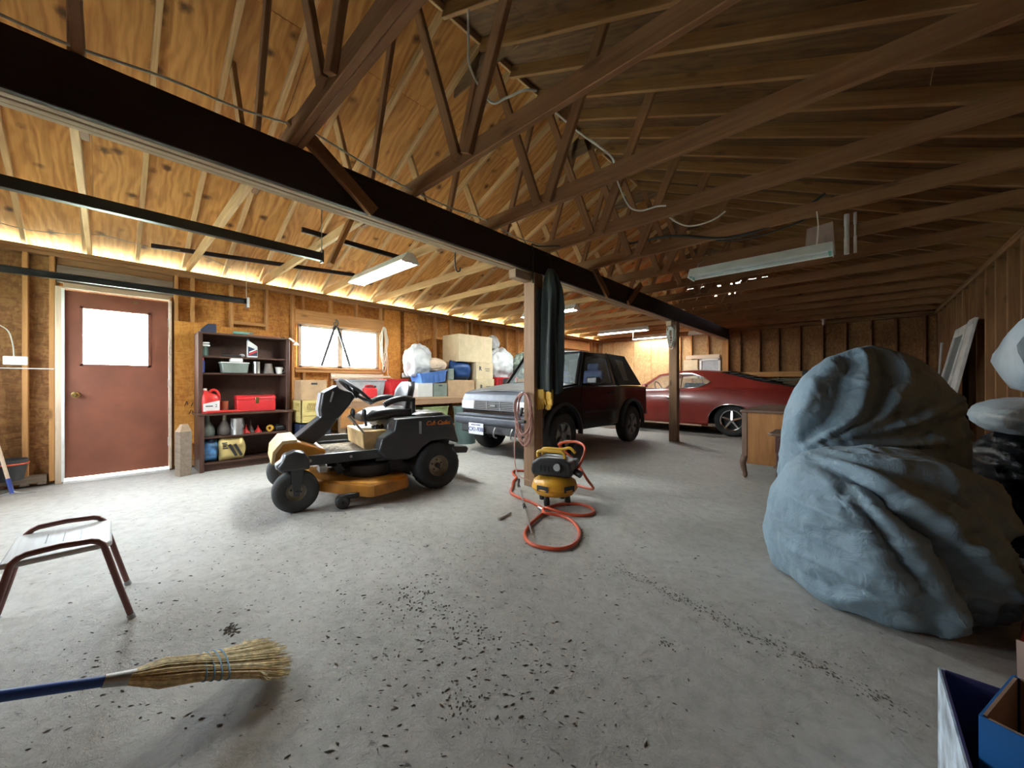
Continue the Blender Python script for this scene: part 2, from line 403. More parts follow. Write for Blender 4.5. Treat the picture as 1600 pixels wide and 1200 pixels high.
# ------------------------------------------------------------------ door
d1 = struct('door_1'); d1.location = (0, 0, 0)
plain('door_brown', (.215, .066, .035), .55, var=.14, scale=3, bumps=.05)
plain('brass', (.55, .40, .16), .25, 1.0, var=.1)
plain('white_paint', (.78, .76, .72), .5, var=.08)
plain('steel', (.55, .55, .55), .35, 1.0, var=.1)
glassy('window_glass', (.95, .98, 1), .02, .10)
glassy('dimming_glass', (.25, .25, .24), .3, .45)  # greyed to cut the daylight through the added garage door panes
PY0, PY1, PZ0, PZ1 = -.176, .349, 1.245, 1.865
g = G(); xd = XL - .045; th = .04; zb = .045
g.box((xd, (DY0 + PY0) / 2, (zb + DZ) / 2), (th, PY0 - DY0, DZ - zb)).box((xd, (DY1 + PY1) / 2, (zb + DZ) / 2), (th, DY1 - PY1, DZ - zb))
g.box((xd, (PY0 + PY1) / 2, (zb + PZ0) / 2), (th, PY1 - PY0, PZ0 - zb)).box((xd, (PY0 + PY1) / 2, (DZ + PZ1) / 2), (th, PY1 - PY0, DZ - PZ1))
g.build('door_leaf', 'door_brown', d1, smooth=0)
g = G()
for a, b in (((PY0, PZ0), (PY1, PZ0)), ((PY0, PZ1), (PY1, PZ1)), ((PY0, PZ0), (PY0, PZ1)), ((PY1, PZ0), (PY1, PZ1))):
    g.box((xd, (a[0] + b[0]) / 2, (a[1] + b[1]) / 2), (th + .02, abs(a[0] - b[0]) + .022, abs(a[1] - b[1]) + .022))
g.build('glazing_bead', 'door_brown', d1, smooth=0)
G().box((xd, (PY0 + PY1) / 2, (PZ0 + PZ1) / 2), (.006, PY1 - PY0, PZ1 - PZ0)).build('pane', 'window_glass', d1, smooth=0)
kn = G().lathe([(.001, 0), (.034, 0), (.034, .006), (.012, .010), (.012, .035), (.027, .045), (.030, .060), (.020, .072), (.001, .073)], (xd + th / 2, DY0 + .075, .925), 20, 'x').build('door_knob', 'brass', d1)
for z in (.35, 1.05, 1.78): G().box((xd + .022, DY1 + .004, z), (.008, .022, .10)).build('hinge', 'steel', d1)
G().box((XL - .03, DY0 - .012, 1.03), (.09, .022, 2.02)).build('door_jamb', 'white_paint', d1)
G().box((XL - .03, DY1 + .014, 1.03), (.09, .022, 2.02)).build('door_jamb', 'frame_pale', d1)
G().box((XL - .035, .11, .012), (.13, .82, .024)).build('threshold', 'white_paint', d1)
G().box((xd + .026, .23, 1.975), (.014, .05, .025)).build('door_stop', 'gusset', d1)

# ------------------------------------------------------------------ window
wn = struct('window_1')
g = G(); yc, zc = (WY0 + WY1) / 2, (WZ0 + WZ1) / 2; xw = XL - .045
for (y, z, dy, dz) in ((yc, WZ0 + .012, WY1 - WY0, .035), (yc, WZ1 - .012, WY1 - WY0, .035), (WY0 + .015, zc, .04, WZ1 - WZ0), (WY1 - .015, zc, .04, WZ1 - WZ0), (2.55, zc, .075, WZ1 - WZ0)):
    g.box((xw, y, z), (.08, dy, dz))
g.build('window_frame', 'frame_pale', wn, smooth=0)
for a, b in ((WY0 + .03, 2.515), (2.585, WY1 - .03)):
    G().box((xw - .01, (a + b) / 2, zc), (.006, b - a, WZ1 - WZ0 - .04)).build('pane', 'window_glass', wn, smooth=0)
lum('window_stool', (XL + .01, WY0 - .06, WZ0 - .012), (XL + .01, WY1 + .06, WZ0 - .012), .022, .07, 'stud', wn)

# ------------------------------------------------------------------ right wall
wr = struct('wall_right')
for y in np.arange(-.9, 10.6, .43): lum('stud', (XR + .07, float(y), .04), (XR + .07, float(y), 2.36), .038, .14, 'stud_shaded', wr, up=(0, 1, 0))
lum('top_plate', (XR + .07, YF - .1, 2.38), (XR + .07, YB + .09, 2.38), .038, .14, 'stud_shaded', wr)
lum('top_plate', (XR + .07, YF - .1, 2.42), (XR + .07, YB + .09, 2.42), .038, .14, 'stud_shaded', wr)
lum('bottom_plate', (XR + .07, YF - .1, .02), (XR + .07, YB + .09, .02), .038, .14, 'stud_shaded', wr)
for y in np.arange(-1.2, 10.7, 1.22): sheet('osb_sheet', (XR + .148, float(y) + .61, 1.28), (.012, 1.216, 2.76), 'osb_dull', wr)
# ------------------------------------------------------------------ back wall with gable
wb = struct('wall_back')
SYB = YB + .045
for x in (-6.05, -5.62, -5.22, -4.82, -4.42, -4.02, -3.62, -3.32, -2.90, -2.17, -1.765, -1.385, -.985, -.58, -.2, .19, .56, .95): lum('stud', (x, SYB, .04), (x, SYB, 2.36), .038, .09, 'stud' if x < -2.4 else 'stud_shaded', wb, up=(1, 0, 0))
lum('post_stud', (X0, SYB - .03, .04), (X0, SYB - .03, 2.16), .14, .10, 'stud', wb, up=(1, 0, 0))
for z in (2.38, 2.42): lum('top_plate', (XL - .09, SYB, z), (XR + .1, SYB, z), .038, .09, 'stud_shaded', wb)
lum('bottom_plate', (XL - .09, SYB, .02), (XR + .1, SYB, .02), .038, .09, 'stud_shaded', wb)
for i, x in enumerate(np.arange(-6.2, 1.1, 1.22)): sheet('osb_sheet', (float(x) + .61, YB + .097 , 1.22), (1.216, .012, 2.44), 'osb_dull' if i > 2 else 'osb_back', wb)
lum('batten', (-3.45, YB - .02, 1.76), (-2.62, YB - .02, 1.76), .10, .035, 'frame_pale', wb)
lum('batten', (-2.40, YB - .02, 1.27), (.85, YB - .02, 1.27), .12, .035, 'stud', wb)
for x0, x1 in ((-5.6, -4.95), (-4.93, -4.42), (-4.40, -3.9)): sheet('inner_panel', ((x0 + x1) / 2, YB - .006, 1.22), (x1 - x0, .012, 2.22), 'osb_back', wb)
# gable end boards, with a louvred vent under the ridge
VX0, VX1, VZ0, VZ1 = X0 - .28, X0 + .30, 3.32, 3.72
def gable(par, y):
    for z in np.arange(2.44, 4.2, .20):
        z = float(z); half = (zr(X0) + .1 - z) / SL
        if half <= .05: continue
        h2 = min(half, 3.70); segs = [(X0 - h2, X0 + h2)]
        if y > 0 and VZ0 - .02 <= z + .1 <= VZ1 + .02: segs = [(X0 - h2, VX0), (VX1, X0 + h2)]
        for a, b in segs:
            if b - a > .05: lum('gable_board', (a, y, z + .1), (b, y, z + .1), .196, .02, 'stud_shaded', par)
gable(wb, YB + .10)
vt = lum('vent_frame', (VX0, YB + .08, VZ1 + .02), (VX1, YB + .08, VZ1 + .02), .05, .06, 'stud_shaded', wb)
lum('vent_frame', (VX0, YB + .08, VZ0 - .01), (VX1, YB + .08, VZ0 - .01), .05, .06, 'stud_shaded', wb)
for i in range(6): lum('vent_louvre', (VX0, YB + .09, VZ0 + .05 + i * .065), (VX1, YB + .09, VZ0 + .05 + i * .065), .012, .085, 'stud_shaded', wb, up=(0, -.62, .78))
# ------------------------------------------------------------------ front wall (behind the camera) with the garage door opening
wf = struct('wall_front')
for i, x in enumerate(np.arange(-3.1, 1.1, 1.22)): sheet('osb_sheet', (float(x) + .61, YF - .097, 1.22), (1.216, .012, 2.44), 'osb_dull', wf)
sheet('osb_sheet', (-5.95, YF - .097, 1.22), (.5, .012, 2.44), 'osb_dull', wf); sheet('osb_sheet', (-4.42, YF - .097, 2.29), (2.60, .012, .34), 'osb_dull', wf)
for x in (-6.05, -5.72, -3.13, -2.7, -2.3, -1.9, -1.5, -1.1, -.7, -.3, .1, .5, .95): lum('stud', (x, YF - .045, .04), (x, YF - .045, 2.36), .038, .09, 'stud_shaded', wf, up=(1, 0, 0))
for z in (2.38, 2.42): lum('top_plate', (XL - .09, YF - .045, z), (XR + .1, YF - .045, z), .038, .09, 'stud_shaded', wf)
lum('opening_header', (-5.75, YF - .045, 2.22), (-3.1, YF - .045, 2.22), .24, .08, 'stud_shaded', wf)
gable(wf, YF - .10)

# ------------------------------------------------------------------ roof: trusses every 0.815 m, rafters between, sheathing
ce = struct('ceiling')
cs = math.sqrt(1 + SL * SL)
def rafter(y, side, mat, tail):
    # centre line 45 mm above the underside, measured square to the slope
    sx = -1 if side == 'l' else 1
    xe = (XL - .45) if side == 'l' else (XR + .35)
    def P(x): return (x + sx * .045 * SL / cs, y, zr(x) + .045 / cs)
    dp = .09 if side == 'l' else .14          # deeper rafters on the right slope reach further down
    a, b = Vector(P(xe)), Vector(P(X0)); off = Vector((-sx * SL, 0, -1)).normalized() * (dp - .09) / 2
    lum('rafter', a + off, b + off, dp, .038, mat if side == 'l' else 'rafter_shaded', ce, up=(0, 0, 1))
ys = [-.97 + .4075 * i for i in range(30)]
for i, y in enumerate(ys):
    if y > YB + .1: continue
    rafter(y, 'l', 'lumber', True); rafter(y, 'r', 'lumber', True)
    if i % 2 == 0:
        zc = HP + .045
        near = i < 12
        lum('bottom_chord', (XL - .06, y + .038, zc), (X0 - .6, y + .038, zc), .09, .038, 'lumber', ce)
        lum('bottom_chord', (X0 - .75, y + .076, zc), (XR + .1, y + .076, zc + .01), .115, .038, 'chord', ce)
        if i == 4: lum('bottom_chord', (X0 - .3, y + .115, zc), (XR + .1, y + .115, zc + .01), .115, .038, 'chord', ce)
        for s in (-1, 1):
            xb = X0 + s * .71; xt = X0 + s * 1.24; zt = zr(xt)
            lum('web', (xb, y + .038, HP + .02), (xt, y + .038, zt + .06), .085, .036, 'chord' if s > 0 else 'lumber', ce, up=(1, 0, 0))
            lum('web', (xb - s * .09, y + .037, HP + .03), (X0 + s * .05, y + .037, zr(X0) - .02), .07, .034, 'chord', ce, up=(1, 0, 0))
        gz = zr(X0) + .07
        G().prism([(X0 - .42, gz - .42 * SL - .13), (X0 + .42, gz - .42 * SL - .13), (X0 + .40, gz - .40 * SL), (X0, gz), (X0 - .40, gz - .40 * SL)], 'y', y + .020, y + .032).build('gusset', 'gusset', ce, smooth=0)
# ridge board
lum('ridge_board', (X0, YF - .3, zr(X0) + .05), (X0, YB + .3, zr(X0) + .05), .12, .025, 'lumber', ce)
# plywood sheets, staggered, 1.22 m up the slope and 2.44 m along
ang = math.atan(SL)
for side in (-1, 1):
    xe = XL - .48 if side < 0 else XR + .38
    tot = abs(X0 - xe) * cs; rows = [0, 1.22, 2.44, 3.66, tot]
    for k in range(4):
        a, b = rows[k], min(rows[k + 1], tot)
        if b - a < .05: continue
        y = YF - .25 - (1.22 if k % 2 else 0)
        while y < YB + .3:
            y0, y1 = max(y, YF - .25), min(y + 2.44, YB + .35)
            if y1 - y0 > .05:
                mid = (a + b) / 2; x = xe - side * mid / cs
                z = zr(x) + .098 / cs * 1.0 + .006
                z = (HP + .03 + SL * ((x - XL) if side < 0 else (XR - x))) + .098 * cs + .004
                sheet('roof_sheet', (x, (y0 + y1) / 2, z), ((b - a) - .003, y1 - y0 - .003, .012), 'sheathing' if side < 0 else 'sheathing_shaded', ce, rot=(0, side * ang, 0))
            y += 2.44
for side in (-1, 1):
    xe = XL - .50 if side < 0 else XR + .40
    xm = (xe + X0) / 2; zm = HP + .03 + SL * ((xm - XL) if side < 0 else (XR - xm)) + .098 * cs + .004 + .016
    sheet('roofing', (xm, (YF + YB) / 2, zm), (abs(X0 - xe) * cs + .02, YB - YF + .7, .012), 'gusset', ce, rot=(0, side * ang, 0))
# right eave is blocked between the rafters
for i in range(len(ys) - 1):
    lum('blocking', (XR + .10, ys[i], HP + .05), (XR + .10, ys[i + 1], HP + .05), .12, .03, 'stud_shaded', ce)
# ------------------------------------------------------------------ main beam on posts
bm_ = thing('support_beam', 'long dark brown built-up beam running the length of the garage under the trusses', 'beam')
bx0, bx1 = X0 - .085, X0 + .085
lum('side_board', (bx1 - .016, YF - .05, 2.30), (bx1 - .016, YB, 2.30), .25, .032, 'beam_paint', bm_)
for i in range(3): lum('ply', (bx0 + .02 + i * .045, YF - .05, 2.295), (bx0 + .02 + i * .045, YB, 2.295), .235 + .006 * (i % 2), .041, 'beam_raw', bm_)
for i, (y, lab) in enumerate(((2.99, 'squared timber post in the middle of the garage with a pink cord coil on it'), (7.02, 'plain timber post standing in front of the red car'))):
    p = thing('support_post', lab, 'post', (X0 + .03, y, 0))
    lum('timber', (0, 0, 0), (0, 0, 2.165), .14, .14, 'post', p, up=(1, 0, 0))
    lum('corbel', (-.02, -.30 if i == 0 else -.22, 2.12), (-.02, .0, 2.12), .085, .09, 'beam_raw', p)
for i, (y0, z0, y1, z1) in enumerate(((.72, 2.56, 1.22, 2.19), (4.0, 2.52, 4.42, 2.18), (5.42, 2.52, 5.0, 2.18))):
    lum('brace', (bx1 + .02, y0, z0), (bx1 + .02, y1, z1), .085, .036, 'chord', bm_, up=(0, 1, 0))
# outer siding so that no daylight leaks between the sheets
sheet('siding', (-2.49, YB + .125, 1.25), (7.7, .015, 2.5), 'old_wood', wb); sheet('siding', (XR + .17, 4.85, 1.25), (.015, 12.2, 2.5), 'old_wood', wr)
for y0, y1, z0, z1 in ((-1.3, DY0 - .02, -.07, 2.44), (DY0 - .02, DY1 + .02, 2.035, 2.44), (DY1 + .02, WY0, -.07, 2.44), (WY0, WY1, -.07, WZ0), (WY0, WY1, WZ1, 2.44), (WY1, 10.9, -.07, 2.44)):
    sheet('siding', (XL - .115, (y0 + y1) / 2, (z0 + z1) / 2), (.015, y1 - y0, z1 - z0), 'old_wood', wl)
for x0, x1, z0, z1 in ((-6.25, -5.64, -.07, 2.5), (-5.64, -3.2, 2.06, 2.5), (-3.2, 1.3, -.07, 2.5)): sheet('siding', ((x0 + x1) / 2, YF - .115, (z0 + z1) / 2), (x1 - x0, .015, z1 - z0), 'old_wood', wf)
# ------------------------------------------------------------------ garage door behind the camera with its tracks
plain('black_paint', (.012, .011, .011), .4, var=.2)
plain('black_plastic', (.018, .018, .020), .42, var=.2)
plain('galv', (.42, .42, .41), .4, .9, var=.15)
plain('enamel', (.80, .81, .80), .35, var=.05)
plain('cream_door', (.55, .52, .46), .5, var=.06)
plain('wire_white', (.62, .60, .56), .5)
plain('wire_black', (.02, .02, .02), .5)
plain('string', (.70, .62, .50), .8)
gdr = struct('door_2')
gz = [.01, .52, 1.03, 1.54, 2.06]
for i in range(4):
    z0, z1 = gz[i] + .003, gz[i + 1] - .003
    if i >= 2:  # upper sections get unseen panes, added to let in more daylight
        g = G(); nb = 4; wd = 2.44 / nb
        for k in range(nb):
            xa = -5.64 + k * wd
            g.box((xa + .03, YF - .05, (z0 + z1) / 2), (.06, .04, z1 - z0)).box((xa + wd - .03, YF - .05, (z0 + z1) / 2), (.06, .04, z1 - z0))
            fr_h = .08 if i == 2 else .15; g.box((xa + wd / 2, YF - .05, z0 + fr_h / 2), (wd, .04, fr_h)).box((xa + wd / 2, YF - .05, z1 - fr_h / 2), (wd, .04, fr_h))
        g.build('door_section', 'cream_door', gdr, smooth=0)
        for k in range(nb): G().box((-5.64 + (k + .5) * wd, YF - .05, (z0 + z1) / 2), (wd - .12, .006, z1 - z0 - 2 * fr_h)).build('pane', 'dimming_glass', gdr, smooth=0)
    else:
        G().box((-4.42, YF - .05, (z0 + z1) / 2), (2.44, .04, z1 - z0)).build('door_section', 'cream_door', gdr, smooth=0)
tr = thing('door_track', 'black overhead garage door track ending beside the main beam', 'door track', (-3.20, 0, 0))
def cchan(g, x, y0, y1, z, s):
    g.box((x, (y0 + y1) / 2, z), (.008, y1 - y0, .062)).box((x + s * .02, (y0 + y1) / 2, z + .029), (.04, y1 - y0, .006)).box((x + s * .02, (y0 + y1) / 2, z - .029), (.04, y1 - y0, .006))
g = G(); cchan(g, 0, YF, 1.2, 2.075, -1); g.build('channel', 'black_paint', tr, smooth=0)
g = G(); g.box((-.02, 1.2, 2.08), (.05, .012, .10)).build('end_stop', 'black_paint', tr)
g = G(); g.cyl((0, 1.19, 2.10), (0, 1.19, 2.9), .004, n=6); g.build('hanger_rod', 'steel', tr)
lum('hanger_board', (.01, 1.25, 2.02), (.01, 1.42, 2.44), .085, .036, 'stud', tr, up=(1, 0, 0))
tr = thing('door_track', 'black overhead garage door track passing above the brown door', 'door track', (-5.65, 0, 0))
g = G(); cchan(g, 0, YF, 1.2, 2.075, 1); g.build('channel', 'black_paint', tr, smooth=0)
G().box((0, 1.21, 2.06), (.09, .03, .12)).build('end_stop', 'galv', tr)
g = G(); g.cyl((0, 1.2, 2.11), (0, 1.2, 2.66), .004, n=6); g.build('hanger_rod', 'string', tr)
# cross ties of angle iron over the left bay
for k, (a_, b_, lab) in enumerate((((-5.86, .35, 2.60), (-5.30, 2.42, 2.60), 'long dark strip of wood hung under the left rafters above the window'), ((-4.0, 1.30, 2.55), (-4.03, 2.62, 2.55), 'dark strip of wood resting on the trusses by the lit lamp'))):
    tag(lum('wood_strip', a_, b_, .05, .03, 'beam_paint'), lab, 'board')

# ------------------------------------------------------------------ fluorescent fixtures
emit('tube_lit', (.93, 1.0, .97), 62.0)
emit('tube_lit_soft', (1.0, .97, .92), 20.0)
plain('tube_off', (.62, .66, .66), .25)
plain('socket_green', (.18, .42, .36), .4)
def fixture(label, xa, xb, y, z, lit, strip=False, group=None):
    t = thing('fluorescent_lamp', label, 'lamp', ((xa + xb) / 2, y, z)); L = xb - xa
    g = G(); pr = [(-.11, 0), (-.105, .0), (-.05, .06), (.05, .06), (.105, 0), (.11, 0), (.055, .068), (.035, .10), (-.035, .10), (-.055, .068)]
    g.prism(pr, 'x', -L / 2, L / 2); g.build('housing', 'enamel', t, smooth=0)
    for s in (-1, 1):
        G().prism([(-.112, -.012), (.112, -.012), (.055, .072), (-.055, .072)], 'x', s * L / 2 - .004, s * L / 2 + .004).build('end_plate', 'enamel', t, smooth=0)
        for y_ in (-.045, .045): G().box((s * (L / 2 - .02), y_, .015), (.02, .03, .05)).build('socket', 'socket_green' if lit == 0 else 'enamel', t)
    for y_ in (-.045, .045):
        G().cyl((-L / 2 + .03, y_, .012), (L / 2 - .03, y_, .012), .0135, n=12).build('tube', ('tube_off', 'tube_lit', 'tube_lit_soft')[lit], t)
    return t
ta = fixture('lit fluorescent lamp hung over the bay in front of the window', -4.76, -3.50, 2.20, 2.338, 1)
fixture('lit fluorescent lamp above the black truck hood, partly hidden by the jacket', -4.80, -3.60, 5.57, 2.338, 1)
fixture('lit fluorescent lamp above the rear of the black truck', -5.02, -3.72, 8.85, 2.338, 1)
fixture('lit fluorescent lamp on the ceiling right at the far wall, left of the post', -4.82, -3.62, 10.47, 2.338, 2)
fixture('unlit white strip lamp at the far wall, right of the plain post', -3.28, -2.78, 10.47, 2.336, 0)
tf = fixture('unlit white fluorescent lamp hanging right of the main beam', -1.40, -.17, 4.52, 2.24, 0)
for x in (-.55, .55):
    g = G(); g.tube([(x, 0, .09), (x, .05, .16), (x, .295, .26)], .005, 6); g.build('hanger', 'steel', tf)
# ------------------------------------------------------------------ wheels
plain('rubber', (.022, .022, .023), .75, var=.25, bumps=.3, bscale=90)
plain('rubber_grey', (.055, .056, .058), .8, var=.2)
plain('rim_tan', (.36, .32, .26), .5, .3)
plain('rim_silver', (.34, .34, .35), .35, .8)
plain('chrome', (.75, .75, .76), .12, 1.0, var=.05)
plain('dark_metal', (.05, .05, .052), .45, .6)
def tire(par, c, r, w, rr, mat='rubber', side=1, tread=0, name='tire'):
    """axis along local y; side=+1 shows its face towards +y"""
    h = w / 2; b = min(.035, w * .25)
    prof = [(rr - .012, -h * .8), (rr + .004, -h * .92), (rr + (r - rr) * .55, -h), (r - b, -h * .96), (r - b * .35, -h * .80), (r, -h * .45), (r, h * .45), (r - b * .35, h * .80), (r - b, h * .96), (rr + (r - rr) * .55, h), (rr + .004, h * .92), (rr - .012, h * .8)]
    g = G().lathe(prof, c, 40, 'y')
    if tread:
        for k in range(tread):
            a = 2 * PI * k / tread
            for s in (-1, 1):
                a2 = a + (PI / tread if s > 0 else 0)
                m = Matrix.Translation(c) @ Matrix.Rotation(a2, 4, 'Y') @ Matrix.Translation((r - .001, s * h * .34, 0)) @ Matrix.Rotation(s * .5, 4, 'X')
                q = G().box((0, 0, 0), (.005, h * .55, .014)); g.add(q.v, q.f, m)
    return g.build(name, mat, par, smooth=50)
def rim_plain(t, c, rr, w, side, mat, bolts=5):
    h = w / 2 * .8; s = side
    pr = [(rr, s * h), (rr - .012, s * h * .98), (rr - .02, s * h * .6), (rr * .62, s * h * .25), (rr * .45, s * h * .35), (rr * .28, s * h * .36), (rr * .27, s * h * .6), (.001, s * h * .6)]
    G().lathe(pr, c, 32, 'y').build('rim', mat, t)
    G().lathe([(rr * .22, s * h * .6), (rr * .22, s * h * .85), (rr * .15, s * h * .95), (.001, s * h * .95)], c, 16, 'y').build('hub_cap', 'dark_metal', t)
    g = G()
    for k in range(bolts):
        a = 2 * PI * k / bolts + .3; p = (c[0] + rr * .44 * math.cos(a), c[1] + s * h * .3, c[2] + rr * .44 * math.sin(a))
        g.cyl(p, (p[0], p[1] + s * .015, p[2]), .008, n=6)
    g.build('bolts', 'dark_metal', t)['kind'] = 'stuff'

# ------------------------------------------------------------------ riding mower
plain('mower_grey', (.040, .042, .046), .38, var=.15, bumps=.05)
plain('mower_yellow', (.60, .25, .03), .45, var=.25, scale=6)
plain('mower_cream', (.72, .50, .24), .55, var=.18, scale=9)
plain('vinyl', (.045, .046, .05), .32, var=.15)
plain('silver_plastic', (.42, .43, .45), .4)
plain('sticker_white', (.75, .75, .75), .4)
plain('logo_orange', (.80, .25, .02), .4)
plain('ink_blue', (.12, .10, .30), .5)
plain('ink_black', (.02, .02, .02), .6)
plain('dust', (.33, .27, .20), .95, var=.35, scale=30)
mw = thing('riding_mower', 'dark grey and yellow zero-turn riding mower with steering wheel parked on the concrete', 'lawn mower', (-3.557, 2.345, 0), R(-102))
for s in (1, -1):
    t = tire(mw, (0, s * .43, .232), .232, .22, .115, 'rubber', s, 26, 'rear_tire'); rim_plain(t, (0, s * .43, .232), .115, .22, s, 'rim_tan')
    c = (1.226, s * .45, .17); t = tire(mw, c, .17, .12, .085, 'rubber_grey', s, 0, 'caster_tire')
    rim_plain(t, c, .085, .11, s, 'rim_tan', 4); rim_plain(t, c, .085, .11, -s, 'rim_tan', 4)
    g = G()
    for q in (-1, 1): g.prism([(1.206, .14), (1.246, .14), (1.268, .36), (1.175, .36)], 'y', c[1] + q * .072 - .006, c[1] + q * .072 + .006)
    g.box((1.22, c[1], .365), (.13, .165, .02)); g.cyl((1.226, c[1] - .095, .17), (1.226, c[1] + .095, .17), .012, n=10)
    g.build('caster_fork', 'mower_grey', mw)
    g = G(); g.prism([(1.13, .345), (1.345, .345), (1.36, .385), (1.33, .42), (1.31, .475), (1.24, .50), (1.17, .485), (1.135, .43)], 'y', c[1] - .085, c[1] + .085)
    g.build('caster_arm_cover', 'mower_grey', mw, bevel=.02, seg=3)
    G().prism([(1.315, .36), (1.365, .365), (1.37, .40), (1.33, .43), (1.315, .47)], 'y', c[1] - .06, c[1] + .06).build('front_trim', 'silver_plastic', mw, bevel=.012)
    G().box((.85, s * .42, .398), (.66, .04, .085)).box((.18, s * .40, .37), (.8, .05, .09)).build('frame_rail', 'mower_grey', mw, bevel=.008)
    for x in (1.12, .80): G().cyl((x, s * .438, .40), (x, s * .449, .40), .012, n=8).build('bolt', 'galv', mw)
# front cross axle cover, cream on its front, yellow at the side
g = G(); g.prism([(1.37, .37), (1.36, .47), (1.30, .545), (1.20, .55), (.98, .46), (.98, .42), (1.2, .37)], 'y', -.30, .30); g.build('front_axle_cover', 'mower_yellow', mw, bevel=.015)
g = G(); g.prism([(1.388, .375), (1.378, .476), (1.31, .562), (1.20, .566), (1.205, .54), (1.30, .535), (1.355, .46), (1.365, .37)], 'y', -.305, .305); g.build('axle_dust_panel', 'mower_cream', mw)
# foot platform with dirt
G().box((.86, 0, .40), (.62, .80, .02)).build('foot_platform', 'mower_grey', mw)
def dirtf(u, v):
    x, y = .57 + .55 * u, -.36 + .72 * v; return (x, y, .412 + .022 * abs(math.sin(x * 41 + y * 17) * math.sin(y * 37 - x * 11)) * math.sin(PI * u) * math.sin(PI * v))
G().grid(dirtf, 30, 30).build('dried_grass', 'dust', mw)
G().box((.86, -.43, .455), (.60, .03, .09)).build('far_side_rail', 'mower_grey', mw, bevel=.008)
# console and steering wheel
con = [(1.33, .43), (1.235, .525), (.99, .735), (1.0, .80), (.975, .955), (.845, 1.03), (.84, 1.0), (.80, .985), (.72, .965), (.70, .93), (.735, .845), (.96, .56), (1.13, .43)]
g = G(); g.prism(con, 'y', -.115, .115); g.build('steering_console', 'mower_grey', mw, bevel=.022, seg=3)
G().prism([(1.0, .735), (1.012, .80), (.988, .957), (.978, .953), (1.0, .80), (.99, .74)], 'y', -.085, .085).build('console_trim', 'silver_plastic', mw)
G().box((.90, .118, .92), (.015, .008, .10), rot=(0, -.25, 0)).build('console_slot', 'silver_plastic', mw)
sw_c = Vector((.66, 0, .965)); ax = Vector((-.63, 0, .777)).normalized(); e1 = Vector((.777, 0, .63)).normalized(); e2 = Vector((0, 1, 0))
g = G().tube([sw_c + (e1 * math.cos(a) + e2 * math.sin(a)) * .185 for a in [2 * PI * k / 36 for k in range(36)]], .016, 8, True)
st = g.build('steering_wheel', 'black_plastic', mw)
g = G()
for a in (.5, PI - .5, PI * 1.5): g.tube([sw_c - ax * .03, sw_c - ax * .02 + (e1 * math.cos(a) + e2 * math.sin(a)) * .09, sw_c + (e1 * math.cos(a) + e2 * math.sin(a)) * .183], [.02, .016, .011], 8)
g.build('spokes', 'black_plastic', st)
g = G().cyl(sw_c - ax * .05, sw_c + ax * .012, .05, .04, 20); g.build('wheel_hub', 'black_plastic', st)
g = G().cyl(sw_c - ax * .05, sw_c - ax * .20, .03, .035, 12); g.build('steering_column', 'mower_grey', mw)
# body and fenders
side = [(.53, .36), (.575, .43), (.545, .54), (.43, .605), (.415, .715), (-.145, .722), (-.20, .55), (-.235, .44), (-.20, .44), (-.14, .47), (-.05, .485), (.07, .475), (.16, .42), (.23, .345), (.30, .325), (.45, .325)]
for s in (1, -1):
    a, b = (.30, .50) if s > 0 else (-.50, -.30)
    g = G().prism(side, 'y', a, b); g.build('fender', 'mower_grey', mw, bevel=.018, seg=3)
g = G().prism([(.44, .42), (.44, .64), (.40, .70), (-.15, .70), (-.23, .45), (-.2, .36), (.3, .34)], 'y', -.31, .31); g.build('engine_body', 'mower_grey', mw, bevel=.02)
G().box((.185, .503, .62), (.022, .006, .12)).build('side_badge', 'silver_plastic', mw)
text_mesh('script_lettering', 'Cub Cadet', .058, 'logo_orange', mw, frame((.0, .503, .655), (-1, 0, 0), (0, 0, 1)), .002, shear=.35, bold=.001)
G().prism([(-.16, .40), (-.34, .385), (-.36, .36), (-.34, .315), (-.18, .33)], 'y', -.47, .47).build('rear_bumper', 'mower_grey', mw, bevel=.01)
g = G()
for k in range(9): g.box((-.06 - .012 * k, 0, .728 + .004 * math.sin(k)), (.009, .5, .018))
g.ell((.03, .33, .735), (.16, .09, .035), 18, 8, .12, 3); g.build('engine_shroud', 'galv', mw)
# seat base, seat, armrests
G().prism([(.60, .60), (.44, .60), (.44, .43), (.575, .40), (.67, .44), (.685, .60)], 'y', -.30, .33).build('seat_pedestal', 'mower_cream', mw, bevel=.01)
text_mesh('pedestal_print', 'RZT S', .06, 'ink_blue', mw, frame((.655, .03, .55), (0, 1, 0), (-.1, 0, 1)), .001, bold=.001)
cush = G()
rings = []
for u in range(11):
    t = u / 10; x = .63 - .50 * t; zc_ = .70 + .035 * math.sin(PI * t) + .03 * t; hw_ = .235 - .03 * (1 - t) ** 2
    ring = []
    for k in range(20):
        a = 2 * PI * k / 20; ca, sa = math.cos(a), math.sin(a)
        ring.append((x, hw_ * math.copysign(abs(ca) ** .55, ca), zc_ + .065 * math.copysign(abs(sa) ** .6, sa) * (1 - .5 * (1 - min(1, t * 5)))))
    rings.append(ring)
cush.loft(rings); cush.build('seat_cushion', 'vinyl', mw, smooth=60)
rings = []
for u in range(13):
    t = u / 12; z = .68 + .385 * t; x0 = .19 - .08 * t; hw_ = .215 * (1 - .9 * max(0, t - .72) ** 2 * 6) if t > .72 else .215
    hw_ = max(.06, hw_)
    ring = []
    for k in range(20):
        a = 2 * PI * k / 20; ca, sa = math.cos(a), math.sin(a)
        yy = hw_ * math.copysign(abs(ca) ** .55, ca); cv = .05 * (yy / .22) ** 2
        ring.append((x0 + cv + .045 * math.copysign(abs(sa) ** .6, sa), yy, z))
    rings.append(ring)
g = G().loft(rings); g.build('seat_back', 'vinyl', mw, smooth=60)
